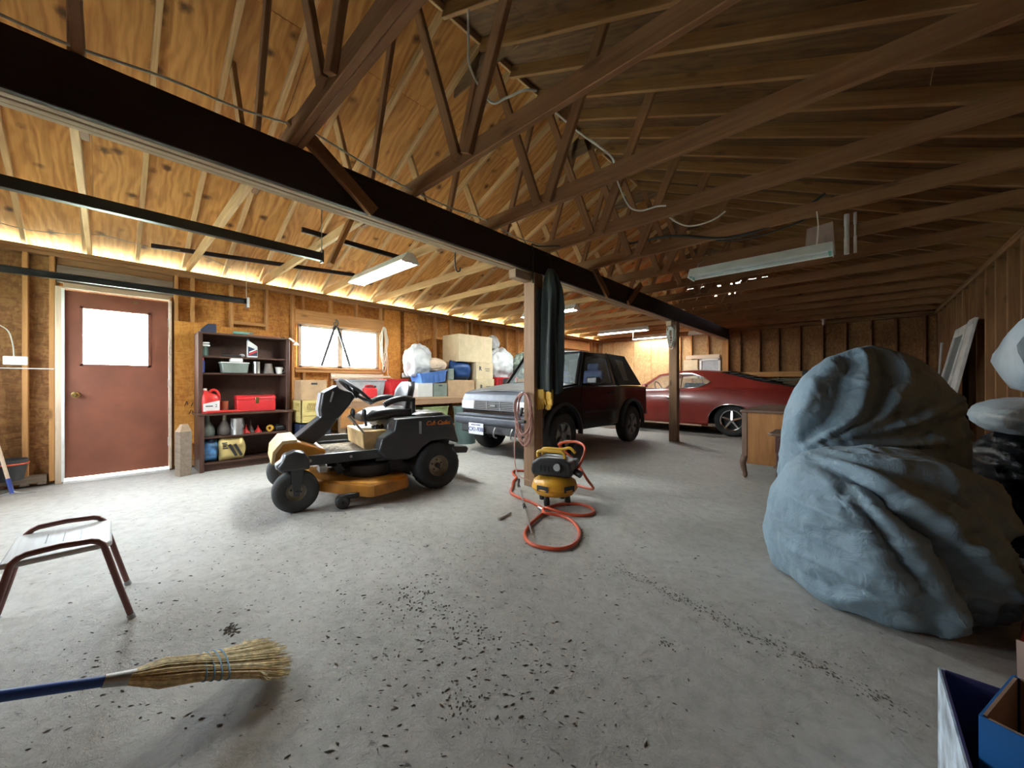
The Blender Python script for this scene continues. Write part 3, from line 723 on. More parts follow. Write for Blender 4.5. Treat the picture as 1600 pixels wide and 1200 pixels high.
for s in (1, -1):
    pts = curve_pts([(.19, s * .27, .885), (.28, s * .27, .895), (.38, s * .27, .875), (.46, s * .27, .835)], 5)
    rr = [.028 + .004 * math.sin(PI * i / (len(pts) - 1)) for i in range(len(pts))]
    G().tube(pts, rr, 10).build('armrest', 'vinyl', mw)
    G().box((.165, s * .262, .80), (.035, .03, .20)).build('armrest_post', 'black_plastic', mw, bevel=.006)
for x, y in ((.62, .24), (.70, .14)):
    G().cyl((x, y, .64), (x + .02, y, .735), .012, n=8).build('lever_stem', 'dark_metal', mw)
    G().ell((x + .02, y, .765), (.022, .035, .045), 12, 8).build('lever_knob', 'black_plastic', mw)
g = G().cyl((.66, .33, .58), (.79, .33, .745), .009, .011, 8).cyl((.755, .33, .70), (.80, .33, .757), .016, n=10); g.build('lift_lever', 'rim_tan', mw)
g = G()
for k in range(14): g.box((.46 + .012 * (k % 7), .16 + .02 * (k % 3), .60 + .008 * (k % 4)), (.03, .03, .02), rot=(.2 * k, .3 * k, 0))
g.build('linkage', 'dark_metal', mw)['kind'] = 'stuff'
# cutting deck
dk = [(1.09, -.34), (1.09, .36), (1.02, .47), (.70, .66), (.66, .67), (.34, .56), (.30, .50), (.30, -.50), (.40, -.60), (.72, -.66), (1.0, -.5)]
g = G(); n = len(dk); rings = []
for z, o in ((.075, 1.0), (.10, 1.0), (.165, .985), (.185, .95)): rings.append([(.69 + (x - .69) * o, y * o, z + (.055 if x > .9 else 0) * (1 if z < .15 else .7)) for x, y in dk])
g.loft(rings); g.build('cutting_deck', 'mower_yellow', mw, smooth=30)
G().lathe([(.20, .17), (.21, .20), (.20, .30), (.16, .325), (.001, .33)], (.62, .26, 0), 28).build('spindle_cover', 'black_plastic', mw)
G().lathe([(.17, .17), (.17, .28), (.001, .29)], (.62, -.26, 0), 28).build('spindle_cover', 'black_plastic', mw)
g = G()
for k in range(12): g.box((.85 + .03 * math.cos(k * 2.1), .1 + .25 * math.sin(k * 1.3), .24 + .02 * (k % 4)), (.07, .06, .025), rot=(.3 * k, .2 * k, .5 * k))
g.build('belt_guards', 'dark_metal', mw)['kind'] = 'stuff'
G().box((1.0, .22, .285), (.06, .17, .05)).build('warning_plate', 'sticker_white', mw)
for x, y in ((.90, .60), (.90, -.58)):
    t = tire(mw, (x, y, .058), .058, .07, .02, 'black_plastic', 1, 0, 'anti_scalp_wheel')
    G().box((x - .05, y, .10), (.16, .05, .04)).build('wheel_bracket', 'black_plastic', mw, bevel=.01)
G().prism([(.55, .30), (.30, .30), (.24, .22), (.2, .12), (.28, .16), (.5, .2)], 'y', -.3, .3).build('transmission', 'dark_metal', mw, bevel=.01)
# ------------------------------------------------------------------ black soft-top truck
plain('truck_black', (.010, .011, .013), .2, var=.2, coat=.3)
plain('truck_grey', (.075, .082, .105), .45, var=.15)
plain('hood_dusty', (.10, .105, .11), .40, var=.3, scale=4)
plain('softtop', (.014, .014, .016), .7, bumps=.2, bscale=120)
plain('lamp_lens', (.80, .82, .85), .12)
plain('amber', (.55, .22, .03), .2)
glassy('car_glass', (.72, .80, .78), .03, .22)
glassy('vinyl_window', (.75, .75, .70), .12, .38)
plain('interior_blue', (.045, .075, .16), .8, bumps=.2)
plain('interior_dark', (.03, .03, .035), .7)
plain('plate_white', (.72, .74, .78), .4)
plain('plate_blue', (.05, .08, .25), .5)
def arch(cx, cz, r, a0=0, a1=180, n=12, flat=.92): return [(cx + r * math.cos(R(a0 + (a1 - a0) * k / n)), cz + r * flat * math.sin(R(a0 + (a1 - a0) * k / n))) for k in range(n + 1)]
tk = thing('soft_top_truck', 'small black soft-top off-road truck facing left with dusty hood and front licence plate', 'car', (-3.76, 6.45, 0), R(-90))
FX = 2.15
body = [(-.62, .48), (-.66, .60), (-.64, 1.0), (.6, 1.02), (1.70, 1.03), (2.55, .935), (2.64, .90), (2.70, .80), (2.70, .46), (2.62, .42)] + arch(FX, .37, .42) + [(1.70, .36), (.46, .36)] + arch(0, .37, .42) + [(-.50, .44)]
g = G().prism(body, 'y', -.755, .755); g.build('body_shell', 'truck_black', tk, bevel=.035, seg=4, smooth=35)
g = G(); 
def hoodf(u, v):
    x = 1.72 + .90 * u; y = (-.70 + 1.40 * v); return (x, y, 1.045 - .105 * u - .012 * u * u + .022 * math.cos(PI * (v - .5)) - .02 * max(0, u - .9) * 10 * .4)
g.grid(hoodf, 12, 16).build('hood', 'hood_dusty', tk, solid=.012)
for fx in (0, FX):
    for s in (1, -1):
        o_ = arch(fx, .37, .46, -8, 188, 16); i_ = arch(fx, .37, .405, -8, 188, 16)
        n = len(o_); v = []; 
        g = G(); rings = []
        for k in range(n): rings.append([(o_[k][0], s * .75, o_[k][1]), (o_[k][0], s * .79, o_[k][1] - .01), (i_[k][0], s * .805, i_[k][1]), (i_[k][0], s * .74, i_[k][1])])
        g.loft(rings); g.build('wheel_flare', 'interior_dark', tk)
        c = (fx, s * .68, .325); t = tire(tk, c, .325, .205, .195, 'rubber', s, 30)
        h_ = .082 * s
        G().lathe([(.195, h_ * 1.05), (.178, h_ * 1.0), (.172, h_ * .2), (.001, h_ * .1)], c, 32, 'y').build('rim', 'rim_silver', t)
        for k in range(5):
            a = 2 * PI * k / 5 + .3
            def pp(r_, da, y_): return (c[0] + r_ * math.cos(a + da), c[1] + y_, c[2] + r_ * math.sin(a + da))
            g = G(); g.loft([[pp(.05, -.5, h_ * .55), pp(.05, .5, h_ * .55), pp(.05, .5, h_ * .9), pp(.05, -.5, h_ * .9)], [pp(.11, -.30, h_ * .5), pp(.11, .30, h_ * .5), pp(.11, .30, h_ * .95), pp(.11, -.30, h_ * .95)], [pp(.176, -.42, h_ * .4), pp(.176, .42, h_ * .4), pp(.176, .42, h_ * 1.0), pp(.176, -.42, h_ * 1.0)]])
            g.build('spoke', 'rim_silver', t)
        G().lathe([(.06, h_ * .9), (.058, h_ * 1.15), (.03, h_ * 1.3), (.001, h_ * 1.3)], c, 20, 'y').build('hub_cap', 'rim_silver', t)
# nose: grille, lamps, bumper, plate
G().prism([(2.66, .64), (2.745, .66), (2.745, .80), (2.70, .905), (2.60, .935), (2.60, .64)], 'y', -.70, .70).build('nose_panel', 'truck_grey', tk, bevel=.02)
gr = G().box((2.748, 0, .735), (.02, .82, .135)).build('grille_back', 'ink_black', tk)
for k in range(6): G().box((2.762, 0, .676 + k * .0235), (.014, .82, .009)).build('grille_bar', 'rim_silver', gr)
for k in range(4): G().box((2.764, -.39 + k * .26, .735), (.014, .012, .135)).build('grille_post', 'rim_silver', gr)
g = G().box((2.772, 0, .735), (.012, .10, .03)); g.build('grille_emblem', 'rim_silver', gr)
for s in (1, -1):
    G().box((2.75, s * .52, .735), (.025, .20, .125)).build('headlight', 'lamp_lens', tk, bevel=.012)
    G().box((2.74, s * .66, .735), (.03, .07, .115)).build('side_lamp', 'amber' if s > 0 else 'lamp_lens', tk, bevel=.01)
g = G().prism([(2.58, .46), (2.80, .45), (2.835, .49), (2.835, .56), (2.80, .605), (2.58, .61)], 'y', -.77, .77); bp = g.build('front_bumper', 'truck_grey', tk, bevel=.02, seg=3)
G().box((2.836, 0, .585), (.012, 1.50, .012)).build('bumper_groove', 'ink_black', bp)
G().box((2.72, 0, .40), (.16, 1.30, .13)).build('lower_valance', 'interior_dark', tk, bevel=.02)
pl = G().box((2.845, -.27, .40), (.008, .31, .16)).build('licence_plate', 'plate_white', tk, bevel=.004)
text_mesh('plate_number', 'CX1-938', .082, 'plate_blue', pl, frame((2.851, -.27, .39), (0, 1, 0), (0, 0, 1)), .001, bold=.0015)
text_mesh('plate_heading', 'BRITISH COLUMBIA', .022, 'plate_blue', pl, frame((2.851, -.27, .455), (0, 1, 0), (0, 0, 1)), .001)
g = G().tube(curve_pts([(2.82, .10, .44), (2.85, .10, .38), (2.84, .09, .32), (2.80, .10, .30)], 5), .012, 8).tube(curve_pts([(2.82, .42, .44), (2.85, .42, .38), (2.84, .41, .32), (2.80, .42, .30)], 5), .012, 8); g.build('tow_hooks', 'galv', tk)
# doors, sill lines
hw = lambda z: .752 - max(0, z - 1.03) * .27
for s in (1, -1):
    dp = [(.62, .44), (.62, 1.0), (1.66, 1.02), (1.70, .80), (1.62, .44)]
    G().prism(dp, 'y', s * .756, s * .764).build('door_skin', 'truck_black', tk, bevel=.006)
    G().box((.78, s * .772, .90), (.14, .02, .03)).build('door_handle', 'interior_dark', tk, bevel=.006)
    G().box((1.1, s * .768, .62), (1.0, .014, .035)).build('rub_strip', 'interior_dark', tk, bevel=.004)
    mr = G().prism([(1.42, 1.035), (1.60, 1.045), (1.58, 1.15), (1.44, 1.14)], 'y', s * .78, s * .96).build('door_mirror', 'black_plastic', tk, bevel=.02)
    outer = [(.60, 1.02), (.63, 1.54), (1.40, 1.545), (1.74, 1.02)]; inner_ = [(.70, 1.055), (.725, 1.475), (1.36, 1.475), (1.61, 1.055)]
    mp = (lambda s: (lambda p, t: (p[0], s * (hw(p[1]) - t), p[1])))(s)
    G().ring_panel(outer, inner_, mp, .045).build('window_frame', 'truck_black', tk, bevel=.008)
    v = [mp(p, .02) for p in inner_]
    G().add(v, [(0, 1, 2, 3)]).build('side_window', 'car_glass', tk)
    # soft top side with clear panel
    o2 = [(-.40, 1.02), (.02, 1.545), (.62, 1.56), (.62, 1.02)]; i2 = [(.10, 1.10), (.14, 1.44), (.40, 1.47), (.28, 1.10)]
    G().ring_panel(o2, i2, mp, .012).build('soft_top_side', 'softtop', tk)
    G().add([mp(p, .005) for p in i2], [(0, 1, 2, 3)]).build('clear_panel', 'vinyl_window', tk)
    G().tube([mp((.66, 1.56), .03), mp((.45, 1.02), .02)], .032, 8).build('roll_bar', 'truck_black', tk)
    # seats
    G().box((.95, s * .34, .80), (.48, .46, .16)).build('seat', 'interior_blue', tk, bevel=.05, seg=3)
    G().box((.70, s * .34, 1.03), (.14, .44, .50), rot=(0, -.2, 0)).build('seat_backrest', 'interior_blue', tk, bevel=.06, seg=3)
    G().box((.62, s * .34, 1.33), (.09, .24, .15), rot=(0, -.15, 0)).build('head_rest', 'interior_blue', tk, bevel=.04, seg=3)
def topf(u, v):
    x = 1.40 - 1.38 * u; zt = 1.545 + .02 * math.sin(PI * u); y = hw(1.55) * (2 * v - 1); return (x, y, zt + .025 * math.cos(PI * (v - .5)) - .02)
G().grid(topf, 14, 14).build('soft_top_roof', 'softtop', tk, solid=.014)
W = [(1.74, 1.03), (1.395, 1.535)]
def wsf(u, v, e=0): x = W[0][0] + (W[1][0] - W[0][0]) * u; z = W[0][1] + (W[1][1] - W[0][1]) * u; y = (hw(z) - .05) * (2 * v - 1); return (x + .05 * math.cos(PI * (v - .5)), y, z)
G().grid(wsf, 4, 12).build('windshield', 'car_glass', tk)
g = G()
for u in (0, 1): g.tube([wsf(u, k / 12) for k in range(13)], .026, 8)
for v in (0, 1): g.tube([wsf(k / 4, v) for k in range(5)], .030, 8)
g.build('windshield_frame', 'truck_black', tk)
for y0 in (.05, -.5): G().tube([(1.80, y0, 1.055), (1.74, y0 + .2, 1.07), (1.70, y0 + .42, 1.09)], .008, 6).build('wiper', 'ink_black', tk)
G().prism([(1.70, 1.0), (1.48, 1.02), (1.40, .92), (1.45, .75), (1.70, .75)], 'y', -.68, .68).build('dashboard', 'interior_dark', tk, bevel=.03)
c_ = Vector((1.35, .34, 1.02)); e1_ = Vector((.35, 0, .93)).normalized()
G().tube([c_ + e1_ * .17 * math.cos(a) + Vector((0, 1, 0)) * .17 * math.sin(a) for a in [2 * PI * k / 24 for k in range(24)]], .014, 6, True).build('steering_wheel', 'interior_dark', tk)
rw = [(-.405, 1.02), (.01, 1.545)]
G().add([(rw[0][0], -.74, 1.02), (rw[0][0], .74, 1.02), (rw[1][0], .61, 1.545), (rw[1][0], -.61, 1.545)], [(0, 1, 2, 3)]).build('soft_top_rear', 'softtop', tk, solid=.01)
G().box((.3, 0, .44), (2.0, 1.3, .06)).build('floor_pan', 'interior_dark', tk)
G().cyl((FX, -.62, .325), (FX, .62, .325), .05, n=10).build('front_axle', 'dark_metal', tk)
G().cyl((0, -.62, .325), (0, .62, .325), .05, n=10).build('rear_axle', 'dark_metal', tk)
G().box((-.68, 0, .52), (.12, 1.45, .13)).build('rear_bumper', 'truck_grey', tk, bevel=.02)

# ------------------------------------------------------------------ red fastback car
plain('car_red', (.26, .028, .02), .34, var=.12, scale=2, coat=.15)
rc = thing('fastback_car', 'old dark red fastback coupe with black rear window louvres parked along the back wall', 'car', (-1.83, 9.25, 0), R(180))
FA = 2.97
low = [(-1.40, .50), (-1.42, .88), (-1.30, .935), (-.6, .96), (.3, .97), (1.0, .935), (1.9, .91), (3.1, .90), (3.75, .86), (3.86, .70), (3.84, .42), (3.5, .24)] + arch(FA, .32, .375) + [(2.5, .19), (.46, .19)] + arch(0, .32, .40, 5, 175, 12, .78) + [(-.6, .26), (-1.2, .36)]
# body sides swell at the wheel line: three layers of the same outline
g = G(); n = len(low); rings = []
zmid = .62
for t, ins in ((-.90, 0), (-.955, 0), (.955, 0), (.90, 0)):
    rings.append([(x, t, z) for x, z in low])
def sw(x, z, s):  # half width at a point of the body side
    wz = .955 - .10 * max(0, (z - .60) / .36) ** 1.8 - .06 * max(0, (.5 - z) / .3) ** 1.5
    return s * (wz + .02 * math.exp(-((x + .1) / .7) ** 2) - .05 * max(0, (x - 2.6)) ** 1.2 - .06 * max(0, -x - .8))
g = G()
bmx = bmesh.new()
# outline sampled densely, side faces as an n-gon grid
for s in (1, -1):
    xs = np.linspace(-1.41, 3.86, 64); zs_n = 12
    def prof_lo(x):
        z = .19
        if x < -.40: z = .26 + (-.4 - x) * .12
        if x > 3.34: z = .24 + (x - 3.34) * .35
        for cx, r_, fl_ in ((0, .40, .80), (FA, .375, .92)):
            if abs(x - cx) < r_: z = max(z, .32 + math.sqrt(max(0, r_ * r_ - (x - cx) ** 2)) * fl_)
        return z
    def prof_hi(x): return float(np.interp(x, [-1.42, -1.30, -.6, .3, 1.0, 1.9, 3.1, 3.75, 3.86], [.90, .935, .96, .97, .935, .91, .90, .86, .74]))
    xs = sorted(set(list(xs) + [cx + r_ * math.cos(R(a)) for cx, r_ in ((0, .3999), (FA, .3749)) for a in range(0, 181, 9)]))
    P = [[(x, sw(x, lo + (hi - lo) * k / zs_n, s), lo + (hi - lo) * k / zs_n) for k in range(zs_n + 1)] for x, lo, hi in ((x, prof_lo(x), prof_hi(x)) for x in xs)]
    v = [p for r_ in P for p in r_]; m_ = zs_n + 1
    g.add(v, [(i * m_ + j, (i + 1) * m_ + j, (i + 1) * m_ + j + 1, i * m_ + j + 1) for i in range(len(xs) - 1) for j in range(zs_n)])
g.build('body_side', 'car_red', rc, smooth=60, solid=.012)
def deckf(u, v):
    x = -1.41 + 5.27 * u; hi = prof_hi(x); hwid = abs(sw(x, hi, 1)); t = 2 * v - 1; return (x, hwid * t, hi + .035 * (1 - t * t) - (0.10 if .3 < x < 1.8 and abs(t) < .85 else 0))
G().grid(deckf, 60, 14).build('hood_and_deck', 'car_red', rc, smooth=60, solid=.01)
g = G().prism([(-1.42, .40), (-1.42, .92), (-1.36, .93), (-1.36, .40)], 'y', -.86, .86); g.build('tail_panel', 'car_red', rc, bevel=.02)
G().prism([(-1.50, .46), (-1.52, .60), (-1.40, .62), (-1.40, .44)], 'y', -.90, .90).build('rear_bumper', 'chrome', rc, bevel=.02)
G().prism([(3.84, .40), (3.96, .42), (3.96, .56), (3.84, .58)], 'y', -.88, .88).build('front_bumper', 'chrome', rc, bevel=.02)
G().box((3.83, 0, .70), (.03, 1.5, .16)).build('grille', 'ink_black', rc)
G().box((1.2, 0, .28), (4.2, 1.5, .10)).build('floor_pan', 'interior_dark', rc)
hr = lambda z: .862 - max(0, z - .92) * .60
for s in (1, -1):
    mp = (lambda s: (lambda p, t: (p[0], s * (hr(p[1]) - t), p[1])))(s)
    out = [(1.98, .90), (1.50, 1.255), (1.0, 1.325), (.55, 1.315), (.20, 1.265), (-.40, 1.10), (-1.15, .945), (-.9, .93), (.2, .93), (1.0, .90)]
    inn = [(1.84, .935), (1.46, 1.215), (1.0, 1.272), (.78, 1.262), (.60, 1.20), (.43, 1.105), (.41, 1.085), (.44, 1.05), (.62, .975), (1.0, .945)]
    G().ring_panel(out, inn, mp, .03).build('roof_side', 'car_red', rc, smooth=50)
    G().tube([mp(p, -.006) for p in inn], .008, 6, True).build('window_trim', 'chrome', rc)
    G().add([mp(p, .015) for p in inn], [tuple(range(len(inn)))]).build('side_window', 'car_glass', rc)
    G().tube([mp((.985, .945), 0), mp((1.0, 1.272), 0)], .009, 6).build('window_divider', 'chrome', rc)
    G().box((.94, s * .958, .60), (.006, .006, .66)).build('door_gap', 'ink_black', rc)
    G().box((1.15, s * .972, .74), (.16, .02, .03)).build('door_handle', 'chrome', rc, bevel=.008)
    g = G().tube([(2.45, s * .90, .20), (.55, s * .90, .185)], .018, 8); g.build('sill_strip', 'frame_pale', rc)
    G().tube([(p[0], s * (abs(sw(p[0], p[1], 1)) + .004), p[1]) for p in arch(0, .32, .405, 8, 172, 20, .80)], .008, 6).build('arch_trim', 'chrome', rc)
    mr_ = G().ell((1.72, s * .98, 1.0), (.07, .06, .05), 14, 8).build('door_mirror', 'car_red', rc)
    for fx in (0, FA):
        c = (fx, s * .80, .325); t = tire(rc, c, .325, .21, .205, 'rubber', s); h_ = .09 * s
        G().lathe([(.212, h_ * 1.06), (.20, h_ * 1.16), (.178, h_ * .98), (.172, h_ * .1), (.001, h_ * .05)], c, 36, 'y').build('rim', 'interior_dark', t)
        G().lathe([(.213, h_ * 1.08), (.205, h_ * 1.2), (.186, h_ * 1.12), (.180, h_ * .95)], c, 36, 'y').build('trim_ring', 'chrome', t)
        for k in range(5):
            a = 2 * PI * k / 5 + PI / 2
            def pp(r_, da, y_): return (c[0] + r_ * math.cos(a + da), c[1] + y_, c[2] + r_ * math.sin(a + da))
            G().loft([[pp(.04, -.5, h_ * .6), pp(.04, .5, h_ * .6), pp(.04, .5, h_ * 1.05), pp(.04, -.5, h_ * 1.05)], [pp(.178, -.10, h_ * .4), pp(.178, .10, h_ * .4), pp(.178, .08, h_ * .9), pp(.178, -.08, h_ * .9)]]).build('spoke', 'chrome', t)
        G().lathe([(.045, h_), (.04, h_ * 1.25), (.001, h_ * 1.3)], c, 18, 'y').build('hub_cap', 'chrome', t)
tp = [(1.50, 1.255), (1.25, 1.30), (1.0, 1.325), (.55, 1.315), (.20, 1.265)]
def rooff(u, v):
    x = 1.50 - 1.30 * u; z = float(np.interp(-x, [-p[0] for p in tp], [p[1] for p in tp])); t = 2 * v - 1; return (x, hr(z) * t, z + .035 * (1 - t * t) - .004)
G().grid(rooff, 12, 14).build('roof', 'car_red', rc, smooth=60, solid=.01)
def rearf(u, v):
    x = .20 - 1.2 * u; z = float(np.interp(-x, [-.2, .4, 1.0], [1.262, 1.095, .965])); t = 2 * v - 1; return (x, hr(z) * .97 * t, z + .03 * (1 - t * t) - .006)
G().grid(rearf, 8, 10).build('rear_window', 'ink_black', rc, solid=.006)
for k in range(6):
    x = .16 - k * .135; z = float(np.interp(-x, [-.2, .4, 1.0], [1.262, 1.095, .965])) + .045
    G().box((x, 0, z), (.15, 1.16, .014), rot=(0, .02, 0)).build('louvre', 'black_paint', rc)
G().tube([(.22, .56, 1.27), (-.66, .58, 1.06)], .012, 6).tube([(.22, -.56, 1.27), (-.66, -.58, 1.06)], .012, 6).build('louvre_rail', 'black_paint', rc)
def wsf2(u, v): x = 1.96 - .48 * u; z = .93 + .33 * u; t = 2 * v - 1; return (x + .08 * (1 - t * t), (hr(z) - .02) * t, z)
G().grid(wsf2, 5, 12).build('windshield', 'car_glass', rc)
for s in (1, -1):
    G().box((1.25, s * .36, .60), (.5, .5, .2)).build('seat', 'interior_blue', rc, bevel=.05)
    G().box((.98, s * .36, .82), (.14, .5, .5), rot=(0, -.25, 0)).build('seat_backrest', 'interior_blue', rc, bevel=.05)
c_ = Vector((1.62, .38, .92)); e1_ = Vector((.4, 0, .9)).normalized()
G().tube([c_ + e1_ * .19 * math.cos(a) + Vector((0, 1, 0)) * .19 * math.sin(a) for a in [2 * PI * k / 24 for k in range(24)]], .013, 6, True).build('steering_wheel', 'interior_dark', rc)
G().prism([(1.95, .80), (1.78, .90), (1.70, .86), (1.74, .6), (1.95, .6)], 'y', -.8, .8).build('dashboard', 'interior_dark', rc, bevel=.03)
from mathutils import noise as mn
# ------------------------------------------------------------------ grey-blue cover draped over a machine (small cloth solver)
fabric('tarp', (.25, .35, .42), .62, .8, 11, .1)
Fv = np.array([-.678, .735, 0]); Rv = np.array([.735, .678, 0]); UZ = np.array([0, 0, 1.])
CR, CF = 1.95, 2.0            # middle of the covered machine, measured across and along the line of sight from the tripod spot
def itp(z, zs, vs_): return np.interp(z, zs, vs_)
def field(p):                # p[...,3] = (across, along, z)
    r_, f_, z = p[..., 0], p[..., 1], p[..., 2]
    wr = itp(z, [0, .2, .5, .7, .88, .98, 1.07, 1.15, 1.20, 1.245, 1.27], [.47, .51, .52, .50, .475, .44, .39, .31, .245, .12, .02])
    wf = itp(z, [0, .2, .7, .95, 1.1, 1.2, 1.27], [.24, .26, .25, .215, .16, .10, .02])
    h = ((np.abs(r_ - .215) / wr) ** 2.3 + (np.abs(f_ - .27) / wf) ** 2.3) ** (1 / 2.3) - 1
    h = np.where(z > 1.27, .5 + (z - 1.27), h) * .28
    wr2 = itp(z, [0, .06, .2, .44, .59, .66, .70, .725], [.355, .385, .415, .405, .355, .29, .20, .03]); wf2 = itp(z, [0, .06, .2, .44, .6, .68, .725], [.36, .40, .42, .38, .30, .20, .03])
    sk = r_ + .125 + .02 * f_
    l = ((np.abs(sk) / wr2) ** 2.5 + (np.abs(f_ + .10) / wf2) ** 2.5) ** (1 / 2.5) - 1
    l = np.where(z > .725, .5 + (z - .725), l) * .3
    k = .045; hh = np.clip(.5 + .5 * (h - l) / k, 0, 1); return h * (1 - hh) + l * hh - k * hh * (1 - hh)
NU, NV = 300, 210
uu = 2 * np.pi * np.arange(NU) / NU; tt = np.pi * (.004 + .72 * np.linspace(0, 1, NV) ** .95)
U, T = np.meshgrid(uu, tt, indexing='ij'); DR = np.stack([np.sin(T) * np.cos(U), np.sin(T) * np.sin(U), np.cos(T)], -1)
C0 = np.array([.08, .10, .46]); lo = np.zeros(U.shape); hi = np.full(U.shape, 1.3)
ts = np.linspace(.05, 1.25, 70); F_ = np.stack([field(C0 + DR * t_) for t_ in ts], 0); out_ = F_ > 0
first = np.argmax(out_, 0); last_in = (len(ts) - 1 - np.argmax(~out_[::-1], 0)); 
lo = ts[np.clip(last_in, 0, 69)]; hi = ts[np.clip(last_in + 1, 0, 69)]
for _ in range(14):
    md = (lo + hi) / 2; ins = field(C0 + DR * md[..., None]) < 0; lo = np.where(ins, md, lo); hi = np.where(ins, hi, md)
tz = np.where(DR[..., 2] < 0, (.008 - C0[2]) / np.minimum(DR[..., 2], -1e-6), 9); lo = np.minimum(lo, tz)
Pq = C0 + DR * lo[..., None]
for _ in range(3): Pq = (Pq * 2 + np.roll(Pq, 1, 0) + np.roll(Pq, -1, 0) + np.concatenate([Pq[:, 1:], Pq[:, -1:]], 1) + np.concatenate([Pq[:, :1], Pq[:, :-1]], 1)) / 6
def nrm(P): 
    a_ = np.roll(P, -1, 0) - np.roll(P, 1, 0); b_ = np.concatenate([P[:, 1:], P[:, -1:]], 1) - np.concatenate([P[:, :1], P[:, :-1]], 1)
    n_ = np.cross(b_, a_); n_ /= (np.linalg.norm(n_, axis=-1, keepdims=True) + 1e-9); s_ = np.sign((n_ * (P - C0)).sum(-1, keepdims=True)); return n_ * np.where(s_ == 0, 1, s_)
# folds of the cloth: lines on the front of the cover (across, height) with a width and a depth (+ ridge, - valley)
def seg_d(P, pts):
    best = np.full(P.shape[:2], 9.)
    par = np.zeros(P.shape[:2])
    q = np.stack([P[..., 0], P[..., 2]], -1); n_ = len(pts) - 1
    for i in range(n_):
        a_, b_ = np.array(pts[i]), np.array(pts[i + 1]); ab = b_ - a_
        t_ = np.clip(((q - a_) @ ab) / (ab @ ab), 0, 1); d_ = np.linalg.norm(q - (a_ + t_[..., None] * ab), axis=-1)
        m = d_ < best; best = np.where(m, d_, best); par = np.where(m, (i + t_) / n_, par)
    return best, par
LOW = [([(-.42, .66), (-.20, .36), (.00, -.02)], .050, -.075), ([(-.38, .67), (-.10, .36), (.14, .03)], .040, .045), ([(-.46, .66), (-.46, .40), (-.30, .06)], .035, .028), ([(-.45, .66), (-.34, .40), (-.16, .04)], .035, .030), ([(-.44, .67), (-.40, .42), (-.24, .02)], .028, -.028),
       ([(-.40, .70), (.05, .52), (.24, .20)], .045, -.030), ([(-.36, .71), (.10, .62), (.30, .36)], .035, .024), ([(-.50, .62), (-.56, .40), (-.50, .10)], .03, -.022), ([(-.05, .25), (.05, .12), (.10, .02)], .025, -.03), ([(-.2, .14), (-.12, .06), (-.08, .0)], .02, .02)]
UPP = [([(-.30, .66), (-.17, .84), (-.06, 1.06), (.02, 1.20)], .040, -.055), ([(-.34, .60), (-.28, .82), (-.16, 1.06)], .035, .028), ([(-.26, .68), (-.06, .86), (.05, 1.10), (.12, 1.24)], .028, .034), ([(-.22, .68), (.02, .86), (.14, 1.08), (.20, 1.24)], .026, -.030), ([(-.20, .69), (.08, .86), (.24, 1.06), (.30, 1.20)], .028, .030),
       ([(-.18, .70), (.16, .86), (.40, .98)], .028, -.028), ([(-.16, .72), (.20, .82), (.56, .96)], .026, .032), ([(-.12, .73), (.26, .77), (.60, .86)], .028, -.030), ([(-.08, .72), (.30, .72), (.62, .76)], .026, .022), ([(.36, 1.10), (.55, .92), (.66, .66)], .03, .016)]
nn = nrm(Pq); front = np.clip(-nn[..., 1] * 1.5 + .25, 0, 1); isup = 1 / (1 + np.exp(-(Pq[..., 1] - (.02 + .0)) / .03 )); D_ = np.zeros(U.shape)
hood = np.where(Pq[..., 2] > .70, 1.0, isup)
for L_, m_ in ((LOW, 1 - hood), (UPP, hood)):
    for pts, w_, a_ in L_:
        d_, t_ = seg_d(Pq, pts); w2 = w_ * (.55 + .75 * (t_ if L_ is LOW else np.sin(np.pi * np.clip(t_, .05, .95)))); D_ += a_ * np.exp(-(d_ / w2) ** 2) * (.35 + .65 * np.sin(np.pi * np.clip(t_ * .8 + .12, 0, 1))) * m_
Pq = Pq + nn * (D_ * front)[..., None]
# a few soft pleats on the sides and back, then crumples
ang_ = np.arctan2(Pq[..., 1] - .05, Pq[..., 0]); hz_ = np.clip(1 - Pq[..., 2] / .9, 0, 1)
nn = nrm(Pq); Pq = Pq + nn * (.016 * np.sin(9 * ang_ + 5 * Pq[..., 2]) * hz_ * (1 - front))[..., None]
nn = nrm(Pq); rel = np.zeros(U.shape)
for i in range(NU):
    for j in range(NV):
        p = Vector(Pq[i, j]); am = .012 if p.z < .60 else .006
        q = p * 8 + Vector((0, 0, 0)); wv_ = mn.noise(q * .6) * .6; q = q + Vector((wv_, wv_, -wv_))
        rel[i, j] = am * ((.30 - 1.0 * abs(mn.noise(q))) + .35 * (.55 - 1.9 * abs(mn.noise(q * 2.2 + Vector((4, 1, 2))))))
rc_ = np.random.RandomState(3)
for k in range(190):           # short sharp creases, denser low down
    low_ = k < 140
    c_ = np.array([rc_.uniform(-.62, .45), rc_.uniform(.03, .62)]) if low_ else np.array([rc_.uniform(-.3, .6), rc_.uniform(.7, 1.2)])
    a_ = rc_.uniform(0, np.pi); L = rc_.uniform(.04, .16); dv = np.array([np.cos(a_), np.sin(a_)]) * L / 2
    d_, t_ = seg_d(Pq, [tuple(c_ - dv), tuple(c_ + dv)]); w_ = rc_.uniform(.012, .030)
    rel += rc_.choice([1, 1, -1]) * rc_.uniform(.009, .022) * (1 if low_ else .55) * np.exp(-d_ / w_) * front
Pq = Pq + nn * rel[..., None]; Pq[..., 2] = np.maximum(Pq[..., 2], .006)
Wq = Rv * (Pq[..., 0:1] + CR) + Fv * (Pq[..., 1:2] + CF) + UZ * Pq[..., 2:3]
